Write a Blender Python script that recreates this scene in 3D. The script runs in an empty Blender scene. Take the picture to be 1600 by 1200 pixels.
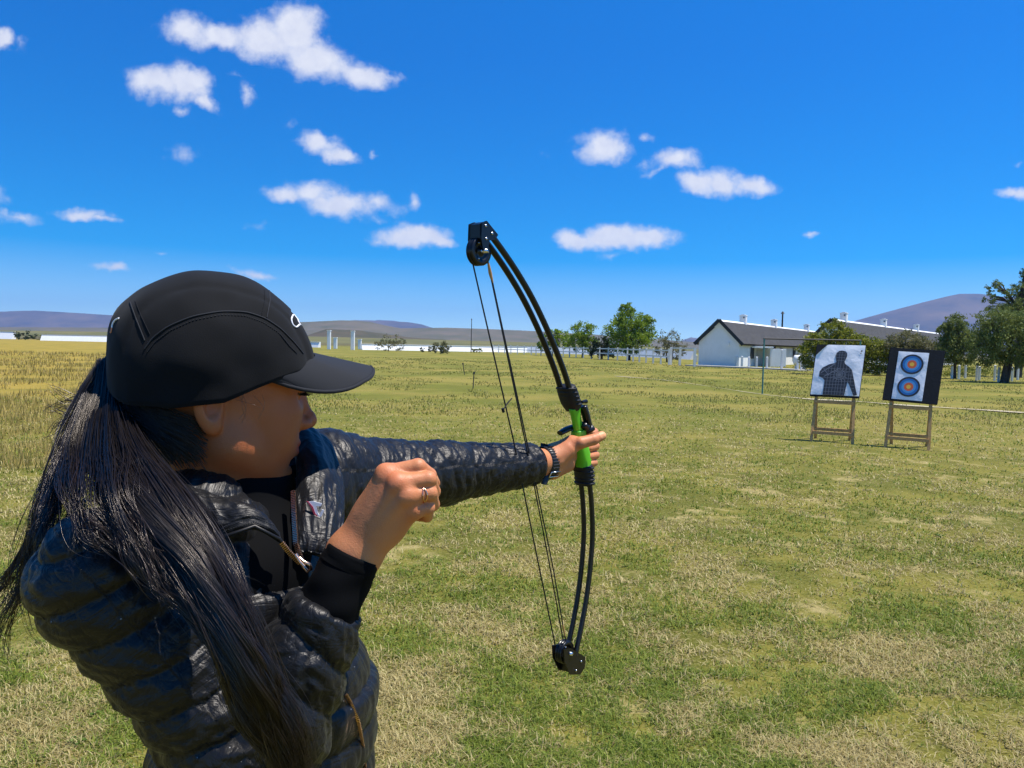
import bpy, bmesh, math, random
import numpy as np
from mathutils import Vector, Matrix
R = math.radians
random.seed(7)
rng = np.random.default_rng(7)
scene = bpy.context.scene
COL = scene.collection

# ------------------------------------------------------------------ camera
FPX = 1208.0
PITCH, ROLL, EYE = R(2.9), R(1.2), 1.6
_f = Vector((0, math.cos(PITCH), -math.sin(PITCH)))
_u0 = Vector((0, math.sin(PITCH), math.cos(PITCH)))
_r0 = Vector((1, 0, 0))
CR = _r0 * math.cos(ROLL) + _u0 * math.sin(ROLL)
CU = _u0 * math.cos(ROLL) - _r0 * math.sin(ROLL)
CAMPOS = Vector((0, 0, EYE))
cam_d = bpy.data.cameras.new('camera')
cam_d.sensor_width = 36.0
cam_d.lens = FPX / 1600 * 36
cam_d.clip_start = 0.05
cam_d.clip_end = 20000
cam = bpy.data.objects.new('camera', cam_d)
COL.objects.link(cam)
cam.matrix_world = Matrix(((CR.x, CU.x, -_f.x, 0), (CR.y, CU.y, -_f.y, 0), (CR.z, CU.z, -_f.z, EYE), (0, 0, 0, 1)))
scene.camera = cam

# ------------------------------------------------------------------ light
SUN_EL, SUN_AZ = R(69), R(-7)          # azimuth measured from +X towards +Y
sdir = Vector((math.cos(SUN_EL) * math.cos(SUN_AZ), math.cos(SUN_EL) * math.sin(SUN_AZ), math.sin(SUN_EL)))
sun_d = bpy.data.lights.new('sun', 'SUN')
sun_d.energy = 5.0
sun_d.angle = R(0.53)
sun_d.color = (1.0, 0.95, 0.87)
sun = bpy.data.objects.new('sun', sun_d)
COL.objects.link(sun)
sun.location = (0, 0, 30)
sun.rotation_euler = sdir.to_track_quat('Z', 'Y').to_euler()
scene.view_settings.view_transform = 'Standard'
scene.view_settings.look = 'None'
scene.view_settings.exposure = 0.50
scene.view_settings.gamma = 1.0

def W(px, py, d):
    """point d metres in front of the eye, seen in direction (px, py)"""
    return CAMPOS + (CR * ((px - 800) / FPX) + CU * ((600 - py) / FPX) + _f) * d
def G(px, py, z=0.0):
    v = CR * ((px - 800) / FPX) + CU * ((600 - py) / FPX) + _f
    return CAMPOS + v * ((z - EYE) / v.z)
def azel(px, py):
    v = CR * ((px - 800) / FPX) + CU * ((600 - py) / FPX) + _f
    return v.x / v.y, v.z / v.y

# ------------------------------------------------------------------ sky with clouds
world = bpy.data.worlds.new('World')
scene.world = world
world.use_nodes = True
nt = world.node_tree
nt.nodes.clear()
def N(nt, typ, **kw):
    n = nt.nodes.new(typ)
    for k, v in kw.items():
        if k.startswith('i_'):
            n.inputs[k[2:]].default_value = v
        elif k.startswith('n_'):
            n.inputs[int(k[2:])].default_value = v
        else:
            setattr(n, k, v)
    return n
L = nt.links.new
out = N(nt, 'ShaderNodeOutputWorld')
bg = N(nt, 'ShaderNodeBackground', i_Strength=0.095)
sky = N(nt, 'ShaderNodeTexSky', sky_type='NISHITA', sun_disc=False)
sky.sun_elevation = SUN_EL
sky.sun_rotation = R(90) - SUN_AZ
sky.altitude = 300
sky.air_density = 1.0
sky.dust_density = 0.3
sky.ozone_density = 2.5
hsv = N(nt, 'ShaderNodeHueSaturation')
hsv.inputs['Saturation'].default_value = 1.75
hsv.inputs['Value'].default_value = .94
hsv.inputs['Hue'].default_value = 0.5
tc = N(nt, 'ShaderNodeTexCoord')
lift = N(nt, 'ShaderNodeMapping', vector_type='POINT')
lift.inputs['Location'].default_value = (0, 0, 0.13); lift.inputs['Scale'].default_value = (1, 1, 1.35)
L(tc.outputs['Generated'], lift.inputs['Vector'])
nrm_ = N(nt, 'ShaderNodeVectorMath', operation='NORMALIZE')
L(lift.outputs[0], nrm_.inputs[0]); L(nrm_.outputs[0], sky.inputs['Vector'])
grade = N(nt, 'ShaderNodeVectorMath', operation='MULTIPLY')
zsep = N(nt, 'ShaderNodeSeparateXYZ'); L(tc.outputs['Generated'], zsep.inputs[0])
zr = N(nt, 'ShaderNodeMapRange'); L(zsep.outputs[2], zr.inputs['Value']); zr.inputs['From Min'].default_value = 0.02; zr.inputs['From Max'].default_value = 0.34
gmix = N(nt, 'ShaderNodeMix', data_type='RGBA'); L(zr.outputs[0], gmix.inputs['Factor'])
gmix.inputs['A'].default_value = (2.55, 2.12, 1.64, 1); gmix.inputs['B'].default_value = (.06, .80, 1.58, 1)
L(sky.outputs[0], grade.inputs[0]); L(gmix.outputs['Result'], grade.inputs[1])
L(grade.outputs[0], hsv.inputs['Color'])
sep = N(nt, 'ShaderNodeSeparateXYZ')
L(tc.outputs['Generated'], sep.inputs[0])
def M(op, a, b=None, c=None, clamp=False):
    n = N(nt, 'ShaderNodeMath', operation=op, use_clamp=clamp)
    for i, v in enumerate((a, b, c)):
        if v is None: continue
        if isinstance(v, (int, float)): n.inputs[i].default_value = v
        else: L(v, n.inputs[i])
    return n.outputs[0]
yc = M('MAXIMUM', sep.outputs[1], 0.02)
cx = M('DIVIDE', sep.outputs[0], yc)
cz = M('DIVIDE', sep.outputs[2], yc)
comb = N(nt, 'ShaderNodeCombineXYZ')
L(cx, comb.inputs[0]); L(cz, comb.inputs[1])
nz = N(nt, 'ShaderNodeTexNoise', noise_dimensions='3D')
nz.inputs['Scale'].default_value = 17; nz.inputs['Detail'].default_value = 7; nz.inputs['Roughness'].default_value = 0.62
L(comb.outputs[0], nz.inputs['Vector'])
warp = N(nt, 'ShaderNodeVectorMath', operation='MULTIPLY_ADD')
L(nz.outputs['Color'], warp.inputs[0]); warp.inputs[1].default_value = (0.05, 0.035, 0)
off = N(nt, 'ShaderNodeVectorMath', operation='SUBTRACT')
L(comb.outputs[0], off.inputs[0]); off.inputs[1].default_value = (0.025, 0.0175, 0)
L(off.outputs[0], warp.inputs[2])
# (px, py, half width, half height, slope degrees, strength) of each cloud puff
PUFFS = [
 (298, 48, 48, 26, 8, 1.0), (350, 60, 55, 20, 6, 1.0), (420, 65, 60, 35, 10, 1.1), (462, 48, 48, 46, 0, 1.15), (490, 92, 70, 32, 18, 1.1),
 (560, 118, 55, 22, 8, 1.0), (600, 122, 32, 10, 0, .6),
 (245, 128, 42, 28, 10, 1.05), (292, 130, 42, 30, 22, 1.1), (320, 158, 28, 15, 35, .8), (282, 172, 18, 9, 0, .45),
 (382, 145, 13, 26, -15, .55), (362, 120, 22, 8, 20, .35), (290, 238, 34, 20, 5, .42), (455, 196, 14, 10, 0, .3),
 (498, 222, 36, 18, 10, .95), (528, 240, 36, 13, 14, .9), (583, 238, 9, 10, 0, .45),
 (450, 302, 52, 14, 4, .85), (490, 298, 50, 22, 0, .95), (530, 318, 66, 22, 6, .95), (585, 320, 45, 16, 5, .6), (590, 342, 26, 8, 0, .4), (646, 308, 12, 17, 0, .6),
 (645, 366, 62, 19, 0, 1.2), (680, 374, 38, 11, 4, 1.0), (590, 374, 26, 6, 0, .5),
 (20, 340, 42, 13, 5, .65), (125, 335, 50, 11, 4, .8), (158, 344, 36, 6, 5, .6), (400, 353, 24, 9, -12, .3),
 (176, 417, 34, 9, 4, .75), (400, 428, 42, 8, 6, .65), (252, 395, 14, 4, 0, .3), (2, 60, 20, 20, 0, .9), (30, 70, 14, 18, 0, .35),
 (945, 230, 42, 27, -12, 1.0), (915, 220, 24, 14, 0, .45), (1012, 212, 22, 9, 8, .45), (1004, 256, 22, 9, -10, .4), (1062, 250, 38, 18, -3, .9), (1030, 262, 34, 9, -10, .5),
 (1090, 286, 32, 20, 12, 1.05), (1128, 288, 36, 24, 5, 1.05), (1175, 296, 38, 15, 0, .95),
 (905, 372, 42, 17, 4, 1.1), (955, 370, 55, 20, 0, 1.2), (1010, 374, 50, 20, 0, 1.2), (955, 396, 26, 9, 0, .4), (1046, 384, 18, 8, 0, .5),
 (1272, 365, 16, 6, 0, .55), (1588, 303, 34, 12, -3, .9), (1590, 253, 18, 6, 0, .3), (848, 240, 22, 6, 8, .18),
 (-70, 300, 80, 20, 4, .9), (1720, 210, 80, 28, 0, 1.0), (-180, 120, 90, 40, 0, 1.0),
]
field = None
for (px, py, hw, hh, sl, st) in PUFFS:
    a, e = azel(px, py)
    a2, e2 = azel(px + hw, py)
    mp = N(nt, 'ShaderNodeMapping', vector_type='TEXTURE')
    mp.inputs['Location'].default_value = (a, e, 0)
    mp.inputs['Rotation'].default_value = (0, 0, -R(sl))
    mp.inputs['Scale'].default_value = (1.3 * hw / FPX, 1.3 * hh / FPX, 1)
    L(warp.outputs[0], mp.inputs['Vector'])
    ln = N(nt, 'ShaderNodeVectorMath', operation='LENGTH')
    L(mp.outputs[0], ln.inputs[0])
    v = M('MULTIPLY_ADD', ln.outputs['Value'], -st, st)
    field = v if field is None else M('SMOOTH_MAX', field, v, 0.12)
nz2 = N(nt, 'ShaderNodeTexNoise')
nz2.inputs['Scale'].default_value = 38; nz2.inputs['Detail'].default_value = 8; nz2.inputs['Roughness'].default_value = 0.6
L(comb.outputs[0], nz2.inputs['Vector'])
fld = M('MULTIPLY_ADD', nz2.outputs['Fac'], 0.95, M('ADD', field, -0.56))
mr = N(nt, 'ShaderNodeMapRange', interpolation_type='SMOOTHSTEP')
L(fld, mr.inputs['Value'])
mr.inputs['From Min'].default_value = 0.0; mr.inputs['From Max'].default_value = 0.72
front = M('GREATER_THAN', sep.outputs[1], 0.03)
alpha = M('MULTIPLY', M('MULTIPLY', mr.outputs[0], front), 0.96)
# thick parts of a cloud are slightly greyer than its thin bright rim
nz3 = N(nt, 'ShaderNodeTexNoise'); nz3.inputs['Scale'].default_value = 55; nz3.inputs['Detail'].default_value = 4
L(comb.outputs[0], nz3.inputs['Vector'])
ccr = N(nt, 'ShaderNodeMix', data_type='RGBA')
L(nz3.outputs['Fac'], ccr.inputs['Factor'])
ccr.inputs['A'].default_value = (4.9, 5.2, 6.5, 1)
ccr.inputs['B'].default_value = (7.2, 7.3, 7.6, 1)
mixc = N(nt, 'ShaderNodeMix', data_type='RGBA')
L(alpha, mixc.inputs['Factor']); L(hsv.outputs[0], mixc.inputs['A']); L(ccr.outputs['Result'], mixc.inputs['B'])
L(mixc.outputs['Result'], bg.inputs['Color'])
L(bg.outputs[0], out.inputs['Surface'])

# ------------------------------------------------------------------ helpers
def tag(o, label=None, cat=None, group=None, kind=None):
    if label: o['label'] = label
    if cat: o['category'] = cat
    if group: o['group'] = group
    if kind: o['kind'] = kind
    return o
def empty(name, loc, rz=0.0, label=None, cat=None, group=None):
    o = bpy.data.objects.new(name, None)
    COL.objects.link(o)
    o.location = loc; o.rotation_euler = (0, 0, rz)
    o.empty_display_size = 0.1
    return tag(o, label, cat, group)
def mesh_np(name, verts, faces, mat=None, parent=None, smooth=False):
    """faces: (n,3) or (n,4) int array"""
    me = bpy.data.meshes.new(name)
    verts = np.asarray(verts, dtype=np.float32); faces = np.asarray(faces, dtype=np.int32)
    n, k = faces.shape
    me.vertices.add(len(verts)); me.vertices.foreach_set('co', verts.ravel())
    me.loops.add(n * k); me.loops.foreach_set('vertex_index', faces.ravel())
    me.polygons.add(n)
    me.polygons.foreach_set('loop_start', np.arange(0, n * k, k, dtype=np.int32))
    me.polygons.foreach_set('loop_total', np.full(n, k, dtype=np.int32))
    if smooth: me.polygons.foreach_set('use_smooth', np.ones(n, dtype=bool))
    me.update(calc_edges=True); me.validate()
    return link(name, me, mat, parent)
def link(name, me, mat=None, parent=None):
    if mat is not None:
        for m in (mat if isinstance(mat, (list, tuple)) else [mat]): me.materials.append(m)
    o = bpy.data.objects.new(name, me)
    COL.objects.link(o)
    if parent is not None: o.parent = parent
    return o
class MB:
    """collects shapes into one mesh; coordinates are local to the thing"""
    def __init__(self): self.v = []; self.f = []; self.m = []; self.s = []
    def add(self, vs, fs, mi=0, sm=False):
        b = len(self.v); self.v += [tuple(v) for v in vs]
        self.f += [tuple(b + i for i in f) for f in fs]; self.m += [mi] * len(fs); self.s += [sm] * len(fs)
    def box(self, c, s, rz=0.0, mi=0, mat=None):
        hx, hy, hz = s[0] / 2, s[1] / 2, s[2] / 2
        vs = [Vector((x, y, z)) for z in (-hz, hz) for x, y in ((-hx, -hy), (hx, -hy), (hx, hy), (-hx, hy))]
        m = mat if mat is not None else Matrix.Rotation(rz, 3, 'Z')
        vs = [m @ v + Vector(c) for v in vs]
        self.add(vs, [(3, 2, 1, 0), (4, 5, 6, 7), (0, 1, 5, 4), (1, 2, 6, 5), (2, 3, 7, 6), (3, 0, 4, 7)], mi)
    def bar(self, a, b, w, h, up=Vector((0, 0, 1)), mi=0):
        a, b = Vector(a), Vector(b); d = (b - a); ln = d.length; d.normalize()
        s = d.cross(up)
        if s.length < 1e-4: s = d.cross(Vector((0, 1, 0)))
        s.normalize(); u = s.cross(d)
        self.box((a + b) / 2, (w, ln, h), mat=Matrix((s, d, u)).transposed(), mi=mi)
    def tube(self, pts, rad, n=8, mi=0, caps=True, sm=True, flat=1.0, upv=None):
        pts = [Vector(p) for p in pts]
        if not hasattr(rad, '__len__'): rad = [rad] * len(pts)
        rings = []; pu = upv
        for i, p in enumerate(pts):
            t = (pts[min(i + 1, len(pts) - 1)] - pts[max(i - 1, 0)]).normalized()
            if pu is None: pu = Vector((0, 0, 1)) if abs(t.z) < .9 else Vector((1, 0, 0))
            s = t.cross(pu).normalized(); u = s.cross(t).normalized(); pu = u
            rings.append([p + (s * math.cos(2 * math.pi * k / n) + u * math.sin(2 * math.pi * k / n) * flat) * rad[i] for k in range(n)])
        vs = [v for r in rings for v in r]
        fs = [(i * n + k, i * n + (k + 1) % n, (i + 1) * n + (k + 1) % n, (i + 1) * n + k) for i in range(len(pts) - 1) for k in range(n)]
        self.add(vs, fs, mi, sm)
        if caps: self.add(rings[0] + rings[-1], [tuple(range(n - 1, -1, -1)), tuple(range(n, 2 * n))], mi)
    def lathe(self, c, axis, prof, n=24, mi=0, sm=True):
        """prof: list of (radius, height along axis)"""
        axis = Vector(axis).normalized(); s = axis.orthogonal().normalized(); u = axis.cross(s)
        c = Vector(c)
        vs = [c + axis * h + (s * math.cos(2 * math.pi * k / n) + u * math.sin(2 * math.pi * k / n)) * r for r, h in prof for k in range(n)]
        m = len(prof)
        fs = [(i * n + k, i * n + (k + 1) % n, (i + 1) * n + (k + 1) % n, (i + 1) * n + k) for i in range(m - 1) for k in range(n)]
        self.add(vs, fs, mi, sm)
    def prism(self, poly, t, frame, mi=0):
        """poly in (x,y) of frame=(origin, ex, ey, ez); thickness t along ez"""
        o, ex, ey, ez = frame; n = len(poly)
        a = [o + ex * x + ey * y for x, y in poly]; b = [p + ez * t for p in a]
        self.add(a + b, [tuple(range(n - 1, -1, -1)), tuple(range(n, 2 * n))] + [(i, (i + 1) % n, n + (i + 1) % n, n + i) for i in range(n)], mi)
    def build(self, name, mat=None, parent=None, bevel=0.0, seg=2):
        me = bpy.data.meshes.new(name)
        me.from_pydata(self.v, [], self.f)
        me.polygons.foreach_set('material_index', self.m)
        me.polygons.foreach_set('use_smooth', self.s)
        me.update()
        if bevel > 0:
            bm = bmesh.new(); bm.from_mesh(me)
            es = [e for e in bm.edges if len(e.link_faces) == 2 and e.calc_face_angle(0) > 0.6]
            bmesh.ops.bevel(bm, geom=es, offset=bevel, segments=seg, affect='EDGES', clamp_overlap=True)
            bm.to_mesh(me); bm.free()
        return link(name, me, mat, parent)

# ------------------------------------------------------------------ materials
def mat(name, col, rough=0.7, spec=0.5, metal=0.0, noise=None, bump=None, col2=None, aniso=0, sheen=0, sss=0, coat=0, coord='Object'):
    """noise=(scale, amount) mottles between col and col2; bump=(scale, strength, distance)"""
    m = bpy.data.materials.new(name); m.use_nodes = True
    t = m.node_tree; b = t.nodes['Principled BSDF']
    b.inputs['Base Color'].default_value = (*col, 1); b.inputs['Roughness'].default_value = rough
    b.inputs['Specular IOR Level'].default_value = spec; b.inputs['Metallic'].default_value = metal
    if sheen: b.inputs['Sheen Weight'].default_value = sheen
    if sss:
        b.inputs['Subsurface Weight'].default_value = sss; b.inputs['Subsurface Radius'].default_value = (0.012, 0.005, 0.003); b.inputs['Subsurface Scale'].default_value = 1.0
    if coat: b.inputs['Coat Weight'].default_value = coat; b.inputs['Coat Roughness'].default_value = .15
    tcn = t.nodes.new('ShaderNodeTexCoord')
    if noise:
        n = N(t, 'ShaderNodeTexNoise'); n.inputs['Scale'].default_value = noise[0]; n.inputs['Detail'].default_value = 6; n.inputs['Roughness'].default_value = .65
        t.links.new(tcn.outputs[coord], n.inputs['Vector'])
        r = N(t, 'ShaderNodeMapRange'); r.inputs['From Min'].default_value = .32; r.inputs['From Max'].default_value = .68
        t.links.new(n.outputs['Fac'], r.inputs['Value'])
        mx = N(t, 'ShaderNodeMix', data_type='RGBA')
        c2 = col2 if col2 else tuple(c * (1 - noise[1]) for c in col)
        mx.inputs['A'].default_value = (*col, 1); mx.inputs['B'].default_value = (*c2, 1)
        t.links.new(r.outputs[0], mx.inputs['Factor']); t.links.new(mx.outputs['Result'], b.inputs['Base Color'])
    if bump:
        n = N(t, 'ShaderNodeTexNoise'); n.inputs['Scale'].default_value = bump[0]; n.inputs['Detail'].default_value = 5
        t.links.new(tcn.outputs[coord], n.inputs['Vector'])
        bp = N(t, 'ShaderNodeBump'); bp.inputs['Strength'].default_value = bump[1]; bp.inputs['Distance'].default_value = bump[2]
        t.links.new(n.outputs['Fac'], bp.inputs['Height']); t.links.new(bp.outputs[0], b.inputs['Normal'])
    return m
M_white = mat('white_lime_plaster', (.86, .86, .84), .85, .3, noise=(1.3, .1), bump=(6, .3, .02))
M_post = mat('white_painted_post', (.80, .79, .76), .7, .3, noise=(9, .15))
M_roof = mat('dark_thatch_roof', (.075, .073, .072), .95, .2, noise=(2.5, .4), bump=(14, .6, .05))
M_trim = mat('dark_roof_edge', (.02, .025, .028), .8)
M_bark = mat('tree_bark', (.10, .075, .055), .95, .2, noise=(8, .5), bump=(20, .8, .03))
M_wood = mat('weathered_pine_wood', (.66, .38, .15), .75, .3, noise=(30, .4), bump=(60, .3, .002))
M_board = mat('black_foam_board', (.017, .018, .021), .8, .3, noise=(20, .4), bump=(40, .5, .004))
M_paper = mat('white_target_paper', (.86, .86, .90), .5, .4, noise=(5, .06), bump=(5, .6, .03))
M_ink = mat('black_print', (.02, .022, .03), .55)
M_lineink = mat('pale_print_line', (.17, .175, .20), .6)
M_blue = mat('blue_print', (.025, .17, .48), .5, noise=(25, .25))
M_lblue = mat('pale_blue_print', (.08, .30, .58), .5)
M_red = mat('red_print', (.72, .13, .03), .5)
M_yel = mat('yellow_print', (.9, .50, .05), .5)
M_steel = mat('grey_galvanised_metal', (.22, .24, .25), .5, .5, .6)
M_teal = mat('faded_teal_paint', (.06, .20, .17), .5)
M_darkmetal = mat('dark_rusty_metal', (.03, .028, .027), .6)
M_path = mat('worn_pale_sand', (.50, .42, .26), .95, noise=(3, .3), bump=(10, .5, .02))
M_concrete = mat('pale_concrete', (.45, .43, .38), .9, noise=(3, .25))

# ------------------------------------------------------------------ ground
def ground_mat():
    m = bpy.data.materials.new('dry_lawn'); m.use_nodes = True
    t = m.node_tree; b = t.nodes['Principled BSDF']; b.inputs['Roughness'].default_value = .95; b.inputs['Specular IOR Level'].default_value = .1
    g = N(t, 'ShaderNodeNewGeometry'); lk = t.links.new
    def noise(scale, det=6, ro=.6, vec=None, dist=0):
        n = N(t, 'ShaderNodeTexNoise'); n.inputs['Scale'].default_value = scale; n.inputs['Detail'].default_value = det
        n.inputs['Roughness'].default_value = ro; n.inputs['Distortion'].default_value = dist
        lk(vec if vec is not None else g.outputs['Position'], n.inputs['Vector']); return n.outputs['Fac']
    def ramp(v, a, bb):
        r = N(t, 'ShaderNodeMapRange', interpolation_type='SMOOTHSTEP'); lk(v, r.inputs['Value'])
        r.inputs['From Min'].default_value = a; r.inputs['From Max'].default_value = bb; return r.outputs[0]
    def mix(f, a, bb):
        n = N(t, 'ShaderNodeMix', data_type='RGBA')
        if isinstance(f, float): n.inputs['Factor'].default_value = f
        else: lk(f, n.inputs['Factor'])
        for s, v in (('A', a), ('B', bb)):
            if isinstance(v, tuple): n.inputs[s].default_value = (*v, 1)
            else: lk(v, n.inputs[s])
        return n.outputs['Result']
    GREEN, OLIVE, STRAW, SOIL = (.118, .116, .018), (.205, .178, .032), (.38, .30, .12), (.20, .15, .085)
    c = mix(ramp(noise(.9, 7, .68), .42, .60), GREEN, OLIVE)
    c = mix(ramp(noise(1.7, 8, .72, dist=.4), .52, .66), c, STRAW)
    c = mix(ramp(noise(7, 8, .75), .60, .72), c, SOIL)
    c = mix(ramp(noise(45, 4, .7), .5, .72), c, (.30, .27, .09))
    # far field: smoother, more golden
    sep = N(t, 'ShaderNodeSeparateXYZ'); lk(g.outputs['Position'], sep.inputs[0])
    mp = N(t, 'ShaderNodeMapping'); lk(g.outputs['Position'], mp.inputs['Vector']); mp.inputs['Scale'].default_value = (.16, .20, 1)
    far = mix(ramp(noise(1.0, 6, .62, mp.outputs[0]), .40, .62), (.140, .142, .024), (.25, .205, .048))
    far = mix(ramp(noise(.8, 7, .75), .50, .70), far, (.20, .20, .035))
    c = mix(ramp(sep.outputs[1], 7.0, 22.0), c, far)
    # golden rough grass to the far left
    mm = N(t, 'ShaderNodeMath', operation='MULTIPLY_ADD'); lk(sep.outputs[0], mm.inputs[0]); mm.inputs[1].default_value = -1.0
    m2 = N(t, 'ShaderNodeMath', operation='MULTIPLY_ADD'); lk(sep.outputs[1], m2.inputs[0]); m2.inputs[1].default_value = -.33; m2.inputs[2].default_value = 0.0
    lk(m2.outputs[0], mm.inputs[2])
    gold = mix(ramp(noise(.35, 7, .7), .4, .62), (.33, .235, .045), (.20, .165, .03))
    far_y = ramp(sep.outputs[1], 8.0, 26.0)
    ml = N(t, 'ShaderNodeMath', operation='MULTIPLY'); lk(ramp(mm.outputs[0], 0.0, 7.0), ml.inputs[0]); lk(far_y, ml.inputs[1])
    c = mix(ml.outputs[0], c, gold)
    # beyond the boundary the plain turns brown olive
    plain = mix(ramp(noise(.012, 6, .6), .42, .6), (.10, .095, .035), (.15, .115, .06))
    c = mix(ramp(sep.outputs[1], 210.0, 320.0), c, plain)
    lk(c, b.inputs['Base Color'])
    bp = N(t, 'ShaderNodeBump'); bp.inputs['Strength'].default_value = .9; bp.inputs['Distance'].default_value = .03
    ad = N(t, 'ShaderNodeMath', operation='ADD'); lk(noise(30, 5, .7), ad.inputs[0]); lk(noise(4, 5, .7), ad.inputs[1])
    lk(ad.outputs[0], bp.inputs['Height']); lk(bp.outputs[0], b.inputs['Normal'])
    return m
M_ground = ground_mat()
def vnoise(P, seed=0):
    """smooth value noise in 3-D, P (n,3) -> (n,) in 0..1"""
    P = np.asarray(P, dtype=np.float64); i = np.floor(P).astype(np.int64); f = P - i; f = f * f * (3 - 2 * f)
    def h(ix, iy, iz):
        k = (ix * 374761393 + iy * 668265263 + iz * 2147483647 + seed * 974634777) & 0xffffffff
        k = ((k ^ (k >> 13)) * 1274126177) & 0xffffffff
        return ((k ^ (k >> 16)) & 0xffff) / 65535.0
    r = 0
    for dx in (0, 1):
        for dy in (0, 1):
            for dz in (0, 1):
                w = (f[:, 0] if dx else 1 - f[:, 0]) * (f[:, 1] if dy else 1 - f[:, 1]) * (f[:, 2] if dz else 1 - f[:, 2])
                r = r + w * h(i[:, 0] + dx, i[:, 1] + dy, i[:, 2] + dz)
    return r
def fbm(P, oct=4, seed=0, gain=.5):
    a, s, t = 1.0, 0, 0
    for o in range(oct):
        s = s + a * vnoise(P * (2 ** o), seed + o); t += a; a *= gain
    return s / t
# one sheet: fine near, coarse to the horizon
ys = np.concatenate([np.linspace(-30, 0, 8), np.linspace(.5, 16, 90), np.geomspace(17, 9000, 60)])
xs = np.concatenate([-np.geomspace(9000, 13, 40), np.linspace(-12, 14, 120), np.geomspace(15, 9000, 40)])
X, Y = np.meshgrid(xs, ys)
def ground_h(x, y):
    P = np.stack([np.asarray(x, float).ravel() * .9, np.asarray(y, float).ravel() * .9, np.zeros(np.size(x))], 1)
    h = (fbm(P, 3, 5) - .5) * .035
    return h.reshape(np.shape(x))
Z = np.where(Y < 60, ground_h(X, Y), 0)
nv, nu = X.shape
idx = np.arange(nv * nu).reshape(nv, nu)
F = np.stack([idx[:-1, :-1], idx[:-1, 1:], idx[1:, 1:], idx[1:, :-1]], -1).reshape(-1, 4)
gr = mesh_np('ground', np.stack([X, Y, Z], -1).reshape(-1, 3), F, M_ground, smooth=True)
tag(gr, 'mown green and straw coloured field running to the far boundary wall', 'ground', kind='structure')

# grass blades close to the camera
def grass():
    n = 380000
    # nearer ground gets more blades, thinning out with distance
    py = rng.uniform(630, 1330, n); pr = FPX * EYE / (py - 540)
    ang = np.arctan(rng.uniform(-980, 980, n) / FPX)
    x = pr * np.tan(ang); y = pr
    keep = (np.hypot(x, y) < 24); x, y, pr = x[keep], y[keep], pr[keep]
    P = np.stack([x, y, x * 0], 1)
    dens = fbm(P * 1.5, 4, 11)
    tuft = fbm(P * 7.0, 3, 23)
    k = rng.uniform(0, 1, len(x)) < np.clip((dens - .42) * 5.0 + (tuft - .48) * 3.0 + .80, .14, 1)
    x, y, pr, dens, tuft = x[k], y[k], pr[k], dens[k], tuft[k]; n = len(x)
    h = rng.uniform(.016, .052, n) * (0.55 + .9 * tuft) * (1 + .018 * pr)
    w = rng.uniform(.0011, .0027, n) * np.maximum(1, pr / 3.2)
    az = rng.uniform(0, 2 * np.pi, n); lean = rng.uniform(.4, 3.2, n)
    dx, dy = np.cos(az), np.sin(az)
    z0 = ground_h(x, y) - .002
    base = np.stack([x, y, z0], 1)
    side = np.stack([-dy, dx, 0 * dx], 1)
    fw = np.stack([dx, dy, 0 * dx], 1)
    up = np.array([0, 0, 1.0])
    nrm = 1 / np.sqrt(1 + lean ** 2)
    mid = base + (fw * (lean * .35)[:, None] + up) * (h * nrm * .62)[:, None]
    tip = base + (fw * lean[:, None] + up * .8) * (h * nrm * 1.15)[:, None]
    V = np.stack([base - side * w[:, None], base + side * w[:, None], mid + side * (w * .8)[:, None], mid - side * (w * .8)[:, None], tip], 1)
    b = np.arange(n)[:, None] * 5
    Q = np.concatenate([b + [0, 1, 2], b + [0, 2, 3], b + [3, 2, 4]], 0)
    M_g = bpy.data.materials.new('grass_blades'); M_g.use_nodes = True
    t = M_g.node_tree; bs = t.nodes['Principled BSDF']; bs.inputs['Roughness'].default_value = .6; bs.inputs['Specular IOR Level'].default_value = .25
    at = N(t, 'ShaderNodeAttribute', attribute_name='blade'); t.links.new(at.outputs['Color'], bs.inputs['Base Color'])
    tr = N(t, 'ShaderNodeBsdfTranslucent'); t.links.new(at.outputs['Color'], tr.inputs['Color'])
    ms = N(t, 'ShaderNodeMixShader'); ms.inputs[0].default_value = .3
    t.links.new(bs.outputs[0], ms.inputs[1]); t.links.new(tr.outputs[0], ms.inputs[2]); t.links.new(ms.outputs[0], t.nodes['Material Output'].inputs['Surface'])
    o = mesh_np('grass', V.reshape(-1, 3), Q, M_g)
    # dry or green, blade by blade, in patches
    dry = fbm(np.stack([x, y, x * 0], 1) * 2.0 + 40, 5, 77, .66)
    dry = np.clip((dry - .47) * 4.2 + .30 + (y - 6) * .01, .06, .92)
    isdry = rng.uniform(0, 1, n) < dry
    g1, g2 = np.array([.085, .135, .012]), np.array([.28, .32, .04])
    s1, s2 = np.array([.34, .26, .09]), np.array([.62, .52, .24])
    q = rng.uniform(0, 1, n)[:, None] ** 1.3
    colr = np.where(isdry[:, None], s1 * (1 - q) + s2 * q, g1 * (1 - q) + g2 * q)
    ca = o.data.color_attributes.new('blade', 'FLOAT_COLOR', 'POINT')
    rgba = np.ones((n, 5, 4), dtype=np.float32); rgba[..., :3] = colr[:, None, :]
    ca.data.foreach_set('color', rgba.ravel())
    tag(o, 'short mixed green and dry grass blades covering the near field', 'grass', kind='stuff')
grass()

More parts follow.
